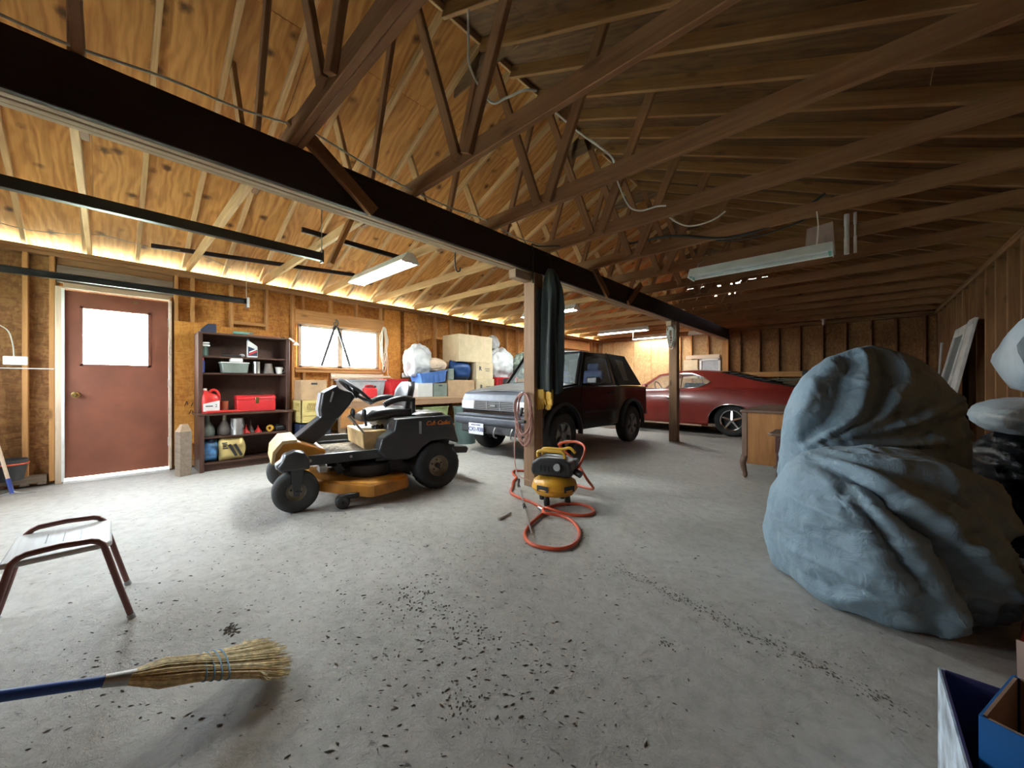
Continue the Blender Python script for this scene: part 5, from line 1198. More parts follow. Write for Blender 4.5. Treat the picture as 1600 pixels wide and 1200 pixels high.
# ------------------------------------------------------------------ workbench under the window
wbn = thing('workbench', 'long wooden workbench along the left wall under the window', 'workbench', (-5.76, 4.1, 0))
for k in range(4): lum('top_plank', (-.26 + k * .165, -1.85, .80), (-.26 + k * .165, 1.95, .80), .038, .163, 'bench_wood', wbn)
lum('front_apron', (.325, -1.85, .735), (.325, 1.95, .735), .09, .03, 'post', wbn)
for y in (-1.78, -.62, .55, 1.85):
    for x in (-.28, .27): lum('leg', (x, y, 0), (x, y, .78), .085, .085, 'bench_wood' if x > 0 else 'post', wbn, up=(1, 0, 0))
lum('lower_shelf', (0, -1.85, .30), (0, 1.95, .30), .025, .55, 'post', wbn)
sheet('front_board', (.345, -1.28, .55), (.016, 1.10, .28), 'desk_side', wbn)
def carton(name, lab, cat, x, y, z, dx, dy, dz, mat, rz=0, hole=False, txt=None, tape=True, group=None):
    t = thing(name, lab, cat, (x, y, z), rz, group)
    G().box((0, 0, dz / 2), (dx, dy, dz)).build('box_body', mat, t, bevel=.004)
    if tape: G().box((0, 0, dz + .0006), (.05, dy * .98, .001)).build('tape', 'cardboard_pale', t)
    if hole: G().box((dx / 2 + .0005, 0, dz * .82), (.002, .08, .025)).build('hand_hole', 'ink_black', t, bevel=.0004)
    if txt: text_mesh('box_print', txt[0], txt[1], 'ink_black', t, frame((dx / 2 + .001, txt[2], txt[3]), (0, 1, 0), (0, 0, 1)), .0005, bold=txt[4] if len(txt) > 4 else 0)
    return t
def crate(name, lab, x, y, z, dx, dy, dz, mat, rz=0):
    t = thing(name, lab, 'crate', (x, y, z), rz); th_ = .012
    G().box((0, 0, .006), (dx, dy, .012)).build('bottom', mat, t)
    for s in (-1, 1):
        for (ax_, ln, off) in (('y', dy, dx / 2), ('x', dx, dy / 2)):
            g = G()
            def bx(a0, a1, z0, z1):
                if ax_ == 'y': g.box((s * (off - th_ / 2), (a0 + a1) / 2, (z0 + z1) / 2), (th_, a1 - a0, z1 - z0))
                else: g.box(((a0 + a1) / 2, s * (off - th_ / 2), (z0 + z1) / 2), (a1 - a0, th_, z1 - z0))
            bx(-ln / 2, ln / 2, 0, dz * .50); bx(-ln / 2, ln / 2, dz * .88, dz); bx(-ln / 2, -ln / 2 + ln * .22, dz * .5, dz * .88); bx(ln / 2 - ln * .22, ln / 2, dz * .5, dz * .88)
            for zz in (.17, .34): 
                if ax_ == 'y': g.box((s * (off + .003), 0, dz * zz), (.006, ln, .008))
                else: g.box((0, s * (off + .003), dz * zz), (ln, .006, .008))
            nb = 7
            for k in range(-2, nb):   # diagonal lattice in the opening
                a0 = -ln * .28 + k * ln * .56 / nb
                for sl in (1, -1):
                    p = [(a0 + sl * (0), dz * .5), (a0 + sl * ln * .16, dz * .88)]
                    q0 = max(-ln * .28, min(ln * .28, p[0][0])); q1 = max(-ln * .28, min(ln * .28, p[1][0]))
                    if abs(q0 - q1) < .01: continue
                    if ax_ == 'y': g.tube([(s * (off - th_ / 2), q0, p[0][1]), (s * (off - th_ / 2), q1, p[1][1])], .0045, 4)
                    else: g.tube([(q0, s * (off - th_ / 2), p[0][1]), (q1, s * (off - th_ / 2), p[1][1])], .0045, 4)
            o = g.build('crate_side', mat, t, smooth=0)
    return t
def tub(name, lab, cat, x, y, z, dx, dy, dz, mat, rz=0, lip=True, group=None, rot=None):
    t = thing(name, lab, cat, (x, y, z), rz, group)
    if rot: t.rotation_euler = (rot[0], rot[1], rz)
    a, b, w_ = .88, 1.0, .006
    def rg(k, z_, ins=0): return [((dx / 2 * k - ins) * sx, (dy / 2 * k - ins) * sy, z_) for sx, sy in ((1, -.9), (1, .9), (.93, 1), (-.93, 1), (-1, .9), (-1, -.9), (-.93, -1), (.93, -1))]
    G().loft([rg(a, 0), rg(b, dz), rg(b, dz, w_), rg(a, .01, w_)], True).build('tub_wall', mat, t, smooth=30)
    if lip:
        G().loft([rg(1.0, dz - .02), rg(1.05, dz - .02), rg(1.05, dz), rg(.985, dz)], False).build('rim', mat, t, smooth=20)
        for k in range(5): G().box((dx / 2 * .95, -dy * .36 + k * dy * .18, dz * .45), (.012, .01, dz * .7)).build('rib', mat, t)
    return t
BT = .8195
carton('storage_carton', 'plain brown carton standing on the yellow crate next to the bookcase', 'box', -5.58, 1.93, .822, .26, .33, .27, 'cardboard', hole=True)
crate('milk_crate', 'yellow plastic milk crate under the brown carton', -5.60, 1.93, .51, .33, .34, .31, 'crate_yellow')
t = thing('tool_chest', 'dark tool chest on the floor under the yellow crate', 'chest', (-5.62, 1.95, 0)); G().box((0, 0, .25), (.36, .40, .50)).build('chest_body', 'navy', t, bevel=.01)
for k in range(3): dr = G().box((.183, 0, .10 + k * .15), (.012, .36, .13)).build('drawer', 'interior_dark', t, bevel=.004); G().box((.193, 0, .10 + k * .15), (.012, .12, .02)).build('handle', 'galv', dr)
crate('milk_crate', 'blue lattice crate on the floor behind the mower', -5.15, 2.55, 0, .33, .33, .40, 'crate_blue')
t = thing('metal_pail', 'ribbed galvanised pail on the floor behind the mower', 'pail', (-5.0, 2.95, 0)); G().lathe([(.001, 0), (.13, 0), (.17, .30), (.178, .305), (.17, .31), (.125, .012), (.001, .012)], (0, 0, 0), 28).build('pail_wall', 'galv', t); G().tube(curve_pts([(0, -.17, .29), (.12, -.10, .22), (.15, 0, .20), (.12, .10, .22), (0, .17, .29)], 4), .004, 6).build('bail', 'steel', t)
t = thing('gas_cylinder', 'pale metal tube lying on the blue crate behind the mower', 'pipe', (-5.05, 2.60, .46)); G().cyl((0, -.10, 0), (.05, .42, 0), .045, n=18).build('tube_wall', 'rim_tan', t); G().cyl((.045, .38, 0), (.055, .44, 0), .05, n=18).build('collar', 'galv', t)
carton('orange_carton', 'small orange and white carton on the floor behind the mower deck', 'box', -4.75, 2.15, .0, .22, .30, .34, 'plastic_white'); G().box((-4.75, 2.06, .34), (.224, .14, .01))
t = tub('storage_tote', 'large grey plastic tote on the workbench below the window', 'tote', -5.74, 2.72, BT, .42, .62, .29, 'silver_plastic')
lum('plank', (-5.62, 2.25, 1.155), (-5.62, 3.12, 1.155), .03, .14, 'frame_pale'); tag(bpy.context.scene.collection.objects[-1], 'pale plank lying across the grey tote on the bench', 'plank')
pl_ = [o for o in bpy.data.objects if o.name.startswith('plank')][-1]; tag(pl_, 'pale plank lying across the grey tote on the bench', 'plank')
tub('red_tub', 'red plastic tub on the bench right of the grey tote', 'tub', -5.74, 3.27, BT, .40, .34, .30, 'toolbox_red')
t = thing('fuel_can', 'red fuel can on the bench behind the mower seat', 'fuel can', (-5.52, 2.75, BT)); G().box((0, 0, .08), (.14, .20, .16)).build('can_body', 'toolbox_red', t, bevel=.02, seg=3); G().tube(curve_pts([(0, -.07, .155), (0, -.05, .195), (0, .05, .195), (0, .07, .155)], 4), .01, 8).build('can_handle', 'toolbox_red', t); G().cyl((0, .08, .15), (0, .10, .19), .016, n=10).build('spout', 'ink_black', t)
carton('file_box', 'white file box with a lid on the bench', 'box', -5.62, 3.72, BT, .34, .30, .235, 'plastic_white', tape=False); 
carton('file_box', 'grey file box with a hand hole on the bench beside the white one', 'box', -5.62, 4.035, BT, .34, .29, .235, 'jug_grey', hole=True, tape=False)
carton('brown_carton', 'wide brown carton on the bench in front of the truck', 'box', -5.66, 4.53, BT, .40, .64, .295, 'cardboard')
tub('blue_tub', 'blue plastic tub tipped on top of the two file boxes', 'tub', -5.64, 3.93, 1.058, .36, .56, .20, 'crate_blue', rot=(.13, .0))
carton('moving_box', 'lower of two pale printed moving boxes at the end of the bench', 'box', -5.64, 5.12, BT, .42, .46, .32, 'cardboard_pale', txt=('R', .11, -.12, .16, .004), group='printed moving boxes')
for zz_, w_ in ((0, .13), (-.04, .11)): G().box((.2108, .07, .17 + zz_), (.001, w_, .016)).build('print_line', 'jug_brown', [o for o in bpy.data.objects if o.name.startswith('moving_box')][-1])
carton('moving_box', 'upper of two pale printed moving boxes at the end of the bench', 'box', -5.66, 5.11, 1.141, .42, .45, .32, 'cardboard_pale', txt=('R', .11, -.12, .20, .004), group='printed moving boxes')
for zz_, w_ in ((0, .13), (-.04, .11)): G().box((.2108, .07, .20 + zz_), (.001, w_, .016)).build('print_line', 'jug_brown', [o for o in bpy.data.objects if o.name.startswith('moving_box')][-1])
carton('plain_carton', 'plain carton behind the blue shopping bag', 'box', -5.83, 4.61, 1.116, .34, .46, .345, 'cardboard')
t = carton('tall_carton', 'large pale carton standing on top of the stacked boxes', 'box', -5.72, 4.90, 1.463, .50, .86, .52, 'cardboard_pale')
lum('strap', (.252, .22, .26), (.252, .22, .52), .04, .004, 'frame_pale', t, up=(0, 1, 0))
fabric('tote_blue', (.012, .05, .17), .35, .6, 9, 0); fabric('plastic_bag', (.72, .73, .74), .35, .8, 9, 0); fabric('camo', (.16, .19, .15), .8, .7, 12); fabric('black_bag', (.008, .008, .009), .22, .9, 10, 0)
def lump(name, lab, cat, c, d, mat, seed, amp=.14, group=None, nz=3.0, knot=None):
    t = thing(name, lab, cat, (c[0], c[1], c[2] - d[2]), 0, group); n_, m_ = 56, 36; rings = []
    for i in range(m_ + 1):
        th_ = PI * i / m_; ring = []
        for j in range(n_):
            a = 2 * PI * j / n_; v_ = Vector((math.sin(th_) * math.cos(a), math.sin(th_) * math.sin(a), -math.cos(th_)))
            q = v_ * nz + Vector((seed * 3.1, seed * 1.7, seed))
            k = 1 + amp * (1 - 2 * abs(mn.noise(q))) - amp * .5 + amp * .45 * (1 - 2 * abs(mn.noise(q * 2.3)))
            z_ = v_.z * k; z_ = max(z_, -.80)
            ring.append((d[0] * v_.x * k, d[1] * v_.y * k, d[2] * (z_ + .80) / 1.0 + 0.0))
        rings.append(ring)
    G().loft(rings, False).build('bag_body', mat, t, smooth=70)
    if knot: G().lathe([(.012, 0), (.03, .03), (.06, .07), (.05, .09)], (knot[0], knot[1], knot[2]), 10).build('tied_neck', mat, t)
    return t
pouch('shopping_bag', 'glossy dark blue shopping bag on the brown carton', 'bag', -5.60, 4.58, 1.117, .12, .24, .36, 'tote_blue', 7)
lump('clothes_bag', 'white plastic bag of clothes slumped on the blue tub', 'bag', (-5.70, 3.74, 1.47), (.20, .26, .30), 'plastic_bag', 3, .20, None, 1.5)
lump('rolled_blanket', 'rolled pale blanket lying on the blue tub beside the white bag', 'blanket', (-5.62, 4.02, 1.40), (.15, .24, .13), 'frame_pale', 8, .10)
can('paint_pail', 'small pale pail beside the dark blue shopping bag', -5.50, 4.29, 1.117, .065, .20, 'jug_grey', 'pail')
t = tub('laundry_basket', 'red plastic laundry basket at the end of the bench', 'basket', -5.62, 5.72, BT, .42, .62, .36, 'toolbox_red')
g = G()
for zz in (.18, .22, .26, .30):
    for k in range(9): g.box((.206 + .02 * zz, -.24 + k * .06, zz), (.006, .022, .022))
o = g.build('basket_holes', 'ink_black', t); o['kind'] = 'stuff'
lump('laundry_bag', 'white plastic bag piled above the red laundry basket', 'bag', (-5.70, 5.78, 1.50), (.26, .32, .36), 'plastic_bag', 12, .18, None, 1.6)
lump('laundry_bag', 'small white bag knotted on top of the larger white bag', 'bag', (-5.86, 5.72, 1.96), (.15, .14, .16), 'plastic_bag', 14, .16, None, 1.5)
lump('camouflage_coat', 'crumpled green-grey coat lying on the pile at the end of the bench', 'coat', (-5.42, 6.28, 1.46), (.24, .28, .30), 'camo', 21, .26)
tub('green_tub', 'green plastic tub on the shelf under the bench', 'tub', -5.62, 3.95, .3125, .36, .52, .33, 'jug_grey'); 
plain('bin_green', (.10, .15, .14), .5); plain('tub_green', (.30, .36, .16), .5)
bpy.data.objects['green_tub'].children[0].data.materials[0] = MATS['tub_green']
for ch in bpy.data.objects['green_tub'].children: ch.data.materials[0] = MATS['tub_green']
t = thing('waste_bin', 'tall grey-green waste bin on the floor in front of the bench', 'bin', (-5.10, 4.32, 0)); G().lathe([(.001, 0), (.17, 0), (.215, .62), (.225, .62), (.225, .645), (.205, .645), (.16, .012), (.001, .012)], (0, 0, 0), 30).build('bin_wall', 'bin_green', t); G().box((.222, 0, .55), (.02, .12, .03)).build('bin_grip', 'bin_green', t)
# things on the left wall
plain('outlet_white', (.75, .75, .73), .4)
def outlet(lab, y, z, x=XL + .004): 
    t = thing('outlet_box', lab, 'outlet', (x, y, z)); G().box((0.012, 0, 0), (.03, .15, .085)).build('cover', 'outlet_white', t, bevel=.006)
    for s in (-1, 1):
        G().box((.028, s * .035, 0), (.004, .034, .03)).build('socket', 'plastic_white', t, bevel=.006)
outlet('white double outlet box on the stud left of the door', -.60, 1.27); outlet('small white outlet on the wall behind the white bag', 3.42 + .30, 1.20, XL + .016)
t = thing('chain_hook', 'dark two-legged chain sling hanging in front of the window', 'chain', (XL + .065, 2.46, 1.98))
for s in (-1, 1):
    pts = [(.0, s * (.02 + .20 * k / 44), -.04 - .62 * k / 44) for k in range(45)]
    G().tube(pts, [.026 if k % 2 else .019 for k in range(45)], 8).build('chain_leg', 'dark_metal', t, smooth=0)
G().tube(curve_pts([(0, 0, .07), (.0, .03, .04), (0, .03, 0), (0, 0, -.04), (0, -.03, 0), (0, -.02, .03)], 5), .010, 8).build('hook', 'dark_metal', t)
G().cyl((-.05, 0, .07), (.02, 0, .07), .008, n=8).build('spike', 'dark_metal', t)
t = thing('rope_hank', 'pale rope hank hanging right of the window', 'rope', (XL + .04, 3.29, 1.75))
rn = random.Random(9)
for k in range(6):
    a_, b_ = rn.uniform(.03, .07), rn.uniform(.22, .42); pts = [(-.004 * k, a_ * math.sin(t_) + .012 * math.sin(3 * t_ + k), .28 - b_ + b_ * math.cos(t_)) for t_ in [2 * PI * j / 24 for j in range(24)]]
    G().tube(pts, .007, 6, True).build('rope_loop', 'string', t)
G().tube(curve_pts([(0, .03, .0), (.01, .06, -.3), (0, .07, -.55), (.02, .16, -.62)], 6), .005, 6).build('rope_tail', 'string', t); G().cyl((-.05, 0, .28), (.02, 0, .28), .006, n=6).build('nail', 'steel', t)
# tools and a folded mat in the corner left of the door
t = thing('leaf_rake', 'long pale-handled tool leaning in the corner left of the door', 'rake', (-5.90, -.62, 0)); G().tube([(.10, .03, .02), (.0, -.20, 1.25)], .013, 10).build('handle', 'frame_pale', t); G().cyl((.10, .03, .02), (.088, .003, .16), .016, n=10).build('ferrule', 'plastic_blue', t)
for s in (-1, 0, 1): G().tube(curve_pts([(.10, .03, .04), (.11, .03 + s * .05, .02), (.11, .03 + s * .14, .008)], 4), .005, 6).build('tine', 'steel', t)
t = thing('red_shovel', 'red-handled tool standing at the left edge beside the rake', 'shovel', (-5.85, -.80, 0)); G().tube([(.02, .04, .30), (0, -.05, 1.2)], .014, 10).build('handle', 'toolbox_red', t); G().prism([(-.04, 0), (.12, 0), (.13, .30), (.04, .36), (-.05, .30)], 'x', .0, .012).build('blade', 'toolbox_red', t, bevel=.003)
t = thing('rubber_tub', 'black rubber feed tub with an orange rim lying against the wall left of the door', 'tub', (-5.99, -.64, .1135)); G().lathe([(.001, 0), (.10, 0), (.125, .20), (.132, .20), (.10, .012), (.001, .012)], (0, 0, .0), 26).build('tub_wall', 'rubber_grey', t); G().tube([(.13 * math.cos(a), .13 * math.sin(a), .16) for a in [2 * PI * k / 26 for k in range(26)]], .008, 6, True).build('orange_band', 'hose_orange', t)
# ------------------------------------------------------------------ desk and small table by the covered machine
dk_ = thing('writing_desk', 'wooden desk with a grained side panel and curved legs behind the covered machine', 'desk', (-.62, 5.60, 0))
g = G(); g.prism([(-.35, -.78), (-.34, -.80), (.34, -.80), (.35, -.78), (.35, .78), (.34, .80), (-.34, .80), (-.345, .55), (-.36, .30), (-.36, -.30), (-.345, -.55)], 'z', .725, .752); g.build('desk_top', 'desk_trim', dk_, bevel=.008, seg=3)
for (x, y) in ((-.31, -.75), (.31, -.75), (-.31, .75), (.31, .75)):
    lum('corner_post', (x, y, .20), (x, y, .725), .05, .05, 'desk_trim', dk_, up=(1, 0, 0))
    sx = math.copysign(1, x); sy = math.copysign(1, y)
    pts = curve_pts([(x, y, .24), (x + sx * .018, y + sy * .012, .17), (x + sx * .008, y + sy * .004, .09), (x - sx * .004, y, .03), (x + sx * .012, y + sy * .008, .008)], 5)
    G().tube(pts, [.036 - .018 * i / (len(pts) - 1) + (.006 if i > len(pts) - 4 else 0) for i in range(len(pts))], 10).build('leg', 'desk_trim', dk_)
pn = lum('side_panel', (0, -.757, .16), (0, -.757, .725), .58, .02, 'desk_side', dk_, up=(1, 0, 0))
lum('side_panel', (0, .757, .20), (0, .757, .725), .58, .02, 'desk_side', dk_, up=(1, 0, 0))
lum('back_panel', (-.31, -.72, .46), (-.31, .72, .46), .52, .018, 'desk_side', dk_)
for k in range(3):
    dr = G().box((.318, -.50, .30 + k * .16), (.02, .42, .14)).build('drawer', 'desk_side', dk_, bevel=.006); G().ell((.335, -.50, .30 + k * .16), (.012, .018, .012), 10, 6).build('knob', 'brass', dr)
tb = thing('magazine_table', 'small dark end table with a scalloped top and magazine rack beside the desk', 'table', (-.30, 4.02, 0))
G().prism([(-.27, -.17), (-.24, -.20), (.0, -.19), (.24, -.20), (.27, -.17), (.26, .0), (.27, .17), (.24, .20), (0, .19), (-.24, .20), (-.27, .17), (-.26, 0)], 'z', .60, .622).build('table_top', 'desk_trim', tb, bevel=.008)
G().box((0, 0, .525), (.44, .30, .15)).build('drawer_box', 'dark_mahogany', tb, bevel=.004)
G().box((-.02, -.153, .525), (.36, .012, .11)).build('drawer_front', 'dark_mahogany', tb, bevel=.004)
G().box((0, 0, .33), (.46, .32, .016)).build('rack_shelf', 'desk_trim', tb)
for k in range(4): G().box((-.16 + .1 * k, 0, .341), (.035, .31, .006), rot=(0, 0, .5)).build('rack_slat', 'desk_trim', tb)
for (x, y) in ((-.20, -.14), (.20, -.14), (-.20, .14), (.20, .14)): G().tube([(x, y, 0), (x, y, .12), (x, y, .30), (x, y, .46)], [.014, .019, .014, .018], 10).build('leg', 'dark_mahogany', tb)
t = thing('desk_lamp', 'black angular desk accessory with a pale base on the small end table', 'lamp', (-.22, 4.02, .622)); G().box((.03, 0, .02), (.20, .20, .04)).build('base', 'rim_tan', t, bevel=.01); G().prism([(-.12, .04), (-.06, .07), (-.03, .18), (.12, .24), (.14, .22), (.14, .09), (0, .04)], 'y', -.05, .05).build('arm', 'ink_black', t, bevel=.006); G().box((.09, 0, .13), (.10, .12, .10)).build('head', 'navy', t, bevel=.01)
t = thing('white_hook', 'white curved plastic handle standing on the desk top', 'handle', (-.47, 5.0, .752)); G().tube(curve_pts([(0, 0, 0), (-.015, 0, .06), (.0, 0, .10), (.03, 0, .11)], 5), .012, 8).build('stem', 'plastic_white', t); G().cyl((0, 0, 0), (0, 0, .012), .03, n=14).build('base', 'plastic_white', t)
# ------------------------------------------------------------------ stack of corrugated sheets and black case behind the red car
plain('metal_green', (.19, .23, .20), .45, .4, var=.12)
plain('plastic_dark_case', (.014, .014, .015), .45)
st_ = thing('sheet_metal_stack', 'stack of grey-green corrugated metal sheets along the back wall behind the red car', 'metal sheets', (-.35, 10.48, 0))
for k in range(7):
    pr = []
    for j in range(17): pr.append((-.20 + .025 * j, .90 + k * .042 + (.016 if j % 2 else 0)))
    pr2 = pr + [(x, z - .006) for x, z in pr[::-1]]
    G().prism(pr2, 'x', -1.45, 1.25).build('metal_sheet', 'metal_green', st_, smooth=0)
for x in (-1.2, -.1, 1.0):
    lum('trestle', (x, -.18, .87), (x, .22, .87), .06, .06, 'post', st_)
    for y in (-.12, .16): lum('leg', (x, y, 0), (x, y, .84), .05, .05, 'post', st_, up=(1, 0, 0))
t = thing('battery_charger', 'black case with cables lying on the metal sheets by the back wall', 'case', (-.62, 10.42, 1.175)); G().box((0, 0, .08), (.55, .26, .16)).build('case_body', 'plastic_dark_case', t, bevel=.015); G().box((.38, 0, .05), (.24, .2, .10)).build('case_end', 'plastic_dark_case', t, bevel=.02); G().box((-.05, -.134, .05), (.18, .01, .03)).build('plate', 'galv', t); G().tube(curve_pts([(.1, -.1, .17), (.2, -.12, .20), (.32, -.05, .14), (.5, -.02, .03), (.7, 0, .02)], 5), .012, 6).build('cable', 'ink_black', t)
# framed picture / small window on the back wall
t = struct('window_2'); 
for (x, z, dx, dz) in ((-3.07, 1.45, .05, .50), (-2.62, 1.45, .05, .50), (-2.845, 1.68, .50, .05), (-2.845, 1.22, .50, .05)): G().box((x, YB - .03, z), (dx, .06, dz)).build('window_frame', 'white_paint', t)
G().box((-2.845, YB - .02, 1.45), (.42, .008, .44)).build('pane', 'silver_plastic', t)
sheet('shutter', (-3.33, YB - .02, 1.44), (.36, .02, .50), 'cardboard_pale', t)
# ------------------------------------------------------------------ right wall: leaning panels, bags, case
plain('panel_white', (.46, .43, .39), .6, var=.15); plain('screen_grey', (.10, .105, .10), .6)
def lean(name, lab, y0, y1, xb, xt, zt, pane, group=None):
    t = thing(name, lab, 'panel', (xb, (y0 + y1) / 2, 0)); w_ = y1 - y0; an = math.atan2(xt - xb, zt); L = math.hypot(xt - xb, zt); t.rotation_euler = (0, an, 0)
    fr = .09
    if pane:
        for (yy, zz, dy, dz) in ((-w_ / 2 + fr / 2, L / 2, fr, L), (w_ / 2 - fr / 2, L / 2, fr, L), (0, L - fr / 2 - .02, w_ - 2 * fr, fr + .04), (0, fr / 2, w_ - 2 * fr, fr)): G().box((0, yy, zz), (.04, dy, dz)).build('frame_member', 'panel_white', t, bevel=.004)
        G().box((0, 0, L / 2), (.008, w_ - 2 * fr, L - 2 * fr)).build('screen', 'screen_grey', t)
    else:
        G().box((0, 0, L / 2), (.035, w_, L)).build('board', 'panel_white', t, bevel=.004); G().box((-.02, 0, L - .05), (.008, w_, .06)).build('end_cleat', 'panel_white', t)
    return t
lean('storm_window', 'white-framed screen panel leaning against the right wall', 7.35, 8.15, .66, 1.03, 1.80, True)
lean('wooden_panel', 'plain pale board leaning beside the framed screen panel on the right wall', 6.98, 7.28, .70, 1.03, 1.83, False)
t = thing('white_pole', 'thin white pole standing in the far right corner', 'pole', (.93, 9.4, 0)); G().cyl((0, 0, 0), (.09, 0, 1.72), .017, n=10).build('pole', 'panel_white', t); G().cyl((.09, 0, 1.70), (.091, 0, 1.725), .02, n=10).build('cap', 'panel_white', t)
for k, (c, d, sd, lab) in enumerate((((.74, 4.05, .26), (.29, .40, .32), 31, 'shiny black rubbish bag under the white pillow bag'), ((.84, 3.12, .20), (.20, .28, .25), 33, 'black rubbish bag at the right edge beside the covered machine'), ((.76, 4.98, .24), (.30, .40, .30), 35, 'black rubbish bag farthest back along the right wall'), ((.80, 3.95, .64), (.24, .34, .18), 37, 'black rubbish bag on top of the other black bags'))):
    lump('rubbish_bag', lab, 'bag', (c[0], c[1], c[2] + (.0 if k < 3 else -.04)), d, 'black_bag', sd, .13, 'black rubbish bags along the right wall')
fabric('pale_plastic', (.52, .60, .64), .3, .7, 9, 0)
t = lump('pillow_bag', 'pale plastic-wrapped pillow lying on the black bags', 'bag', (.76, 3.95, .855), (.20, .55, .12), 'pale_plastic', 41, .05)
t = thing('plastic_sack', 'pale plastic sack hanging on the right wall at the edge of the picture', 'bag', (.93, 4.85, 1.02))
rg = []
for (yy, zc_, hz2, hx) in ((.42, .22, .03, .03), (.36, .215, .09, .07), (.20, .21, .17, .10), (-.02, .22, .25, .11), (-.25, .24, .27, .11), (-.38, .25, .16, .08)):
    rg.append([(hx * math.cos(a) * (1 + .12 * math.sin(4 * a + 9 * yy)), yy + .02 * math.sin(3 * a), zc_ + hz2 * math.sin(a) * (1 + .08 * math.sin(5 * a + 6 * yy))) for a in [2 * PI * k / 18 for k in range(18)]])
G().loft(rg).build('bag_body', 'pale_plastic', t, smooth=40)
G().cyl((.15, -.1, .50), (.0, -.1, .46), .006, n=6).build('hook', 'steel', t)
plain('saw_orange', (.28, .03, .012), .4); plain('saw_white', (.62, .60, .56), .4)
t = thing('chainsaw_case', 'orange-red chainsaw with a white handle and oval badge at the right edge', 'chainsaw', (.66, 2.37, 0), R(-12))
G().prism([(-.19, .0), (.30, 0), (.32, .10), (.26, .22), (-.05, .24), (-.17, .17), (-.20, .08)], 'y', -.10, .10).build('saw_body', 'saw_orange', t, bevel=.02, seg=3)
G().tube(curve_pts([(-.14, -.03, .20), (-.16, -.03, .27), (-.08, -.03, .30), (.02, -.03, .27), (.05, -.03, .22)], 5), .018, 10).build('handle', 'saw_white', t)
G().box((-.10, -.02, .235), (.09, .14, .05)).build('cover', 'saw_white', t, bevel=.015)
ov = G().cyl((-.09, -.100, .085), (-.09, -.106, .085), .001, .001, 8)
ov = G().loft([[(-.085 + .085 * math.cos(a), y_, .085 + .042 * math.sin(a)) for a in [2 * PI * k / 32 for k in range(32)]] for y_ in (-.100, -.105)]).build('badge', 'label_white', t)
text_mesh('badge_print', 'STIHL', .045, 'ink_black', ov, frame((-.085, -.1055, .090), (1, 0, 0), (0, 0, 1)), .0005, shear=.2, bold=.002)
G().prism([(.32, .04), (.40, .06), (.42, .09), (.40, .12), (.32, .12)], 'y', -.012, .0).build('guide_bar', 'galv', t)
# ------------------------------------------------------------------ open cardboard boxes in the right front corner
plain('box_blue', (.02, .16, .48), .5, var=.06); plain('box_purple', (.055, .045, .12), .55); plain('box_print', (.50, .58, .66), .5, var=.4, scale=16); plain('box_brown_in', (.33, .215, .15), .8, var=.06); plain('skin_pink', (.50, .36, .31), .7)
def openbox(name, lab, c, rz, dx, dy, dz, m_out, m_in, flaps):
    t = thing(name, lab, 'box', c, rz); th_ = .005
    G().box((0, 0, .003), (dx, dy, .006)).build('bottom', m_in, t)
    for (x, y, sx, sy, nm) in ((-dx / 2, 0, th_, dy, 'w'), (dx / 2, 0, th_, dy, 'e'), (0, -dy / 2, dx, th_, 's'), (0, dy / 2, dx, th_, 'n')):
        G().box((x, y, dz / 2), (sx, sy, dz)).build('wall_outer', m_out, t); ix = -math.copysign(th_ * .8, x) if abs(x) > 0 else 0; iy = -math.copysign(th_ * .8, y) if abs(y) > 0 else 0
        G().box((x + ix, y + iy, dz / 2 + .003), (sx if sx < .1 else sx - .02, sy if sy < .1 else sy - .02, dz - .004)).build('wall_inner', m_in, t)
    for (side_, L, an, mt) in flaps:
        if side_ in 'ns':
            s = 1 if side_ == 'n' else -1; m = Matrix.Translation((0, s * dy / 2, dz)) @ Matrix.Rotation(-s * an, 4, 'X'); G().box((0, 0, L / 2), (dx - .01, th_, L)).build('flap', mt, t, M_=m)
        else:
            s = 1 if side_ == 'e' else -1; m = Matrix.Translation((s * dx / 2, 0, dz)) @ Matrix.Rotation(s * an, 4, 'Y'); G().box((0, 0, L / 2), (th_, dy - .01, L)).build('flap', mt, t, M_=m)
    return t
openbox('printed_carton', 'open printed carton with a dark blue inside at the bottom right corner', (.365, 1.283, 0), 0, .41, .465, .28, 'box_print', 'box_purple', [('e', .10, 1.9, 'box_purple')])
openbox('blue_carton', 'open blue carton with brown inside standing in the printed carton', (.335, 1.28, .008), R(-20.6), .235, .235, .355, 'box_blue', 'box_brown_in', [('n', .09, -.12, 'skin_pink')])
# ------------------------------------------------------------------ cables and bits in the roof
def cable(lab, pts, r, mat, cat='cable'):
    o = G().tube(curve_pts(pts, 8), r, 6).build('electric_cable' if cat == 'cable' else 'hanging_string', mat, smooth=80); return tag(o, lab, cat)
cable('grey cable running along the top edge of the main beam towards the camera', [(X0 + .07, -.30, 2.46), (X0 + .08, -.1, 2.45), (X0 + .08, .2, 2.49), (X0 + .08, .48, 2.50), (X0 + .08, .80, 2.55), (X0 + .08, 1.0, 2.53), (X0 + .07, 1.38, 2.48), (X0 + .06, 1.9, 2.47), (X0 + .02, 2.3, 2.52), (X0 + .06, 2.7, 2.46), (X0 + .03, 3.1, 2.51)], .006, 'wire_grey')
cable('white cable looping down between the roof webs above the beam', [(-1.885, 1.62, 3.50), (-1.885, 1.62, 3.29), (-1.866, 1.62, 3.11), (-1.684, 1.62, 2.80), (-1.547, 1.63, 2.756), (-1.44, 1.66, 2.76), (-1.42, 1.75, 2.80)], .008, 'wire_white')
cable('white cable slanting down to the third truss right of the beam', [(-1.95, 2.44, 3.42), (-1.6, 2.44, 3.0), (-1.30, 2.44, 2.67), (-1.276, 2.44, 2.56)], .008, 'wire_white')
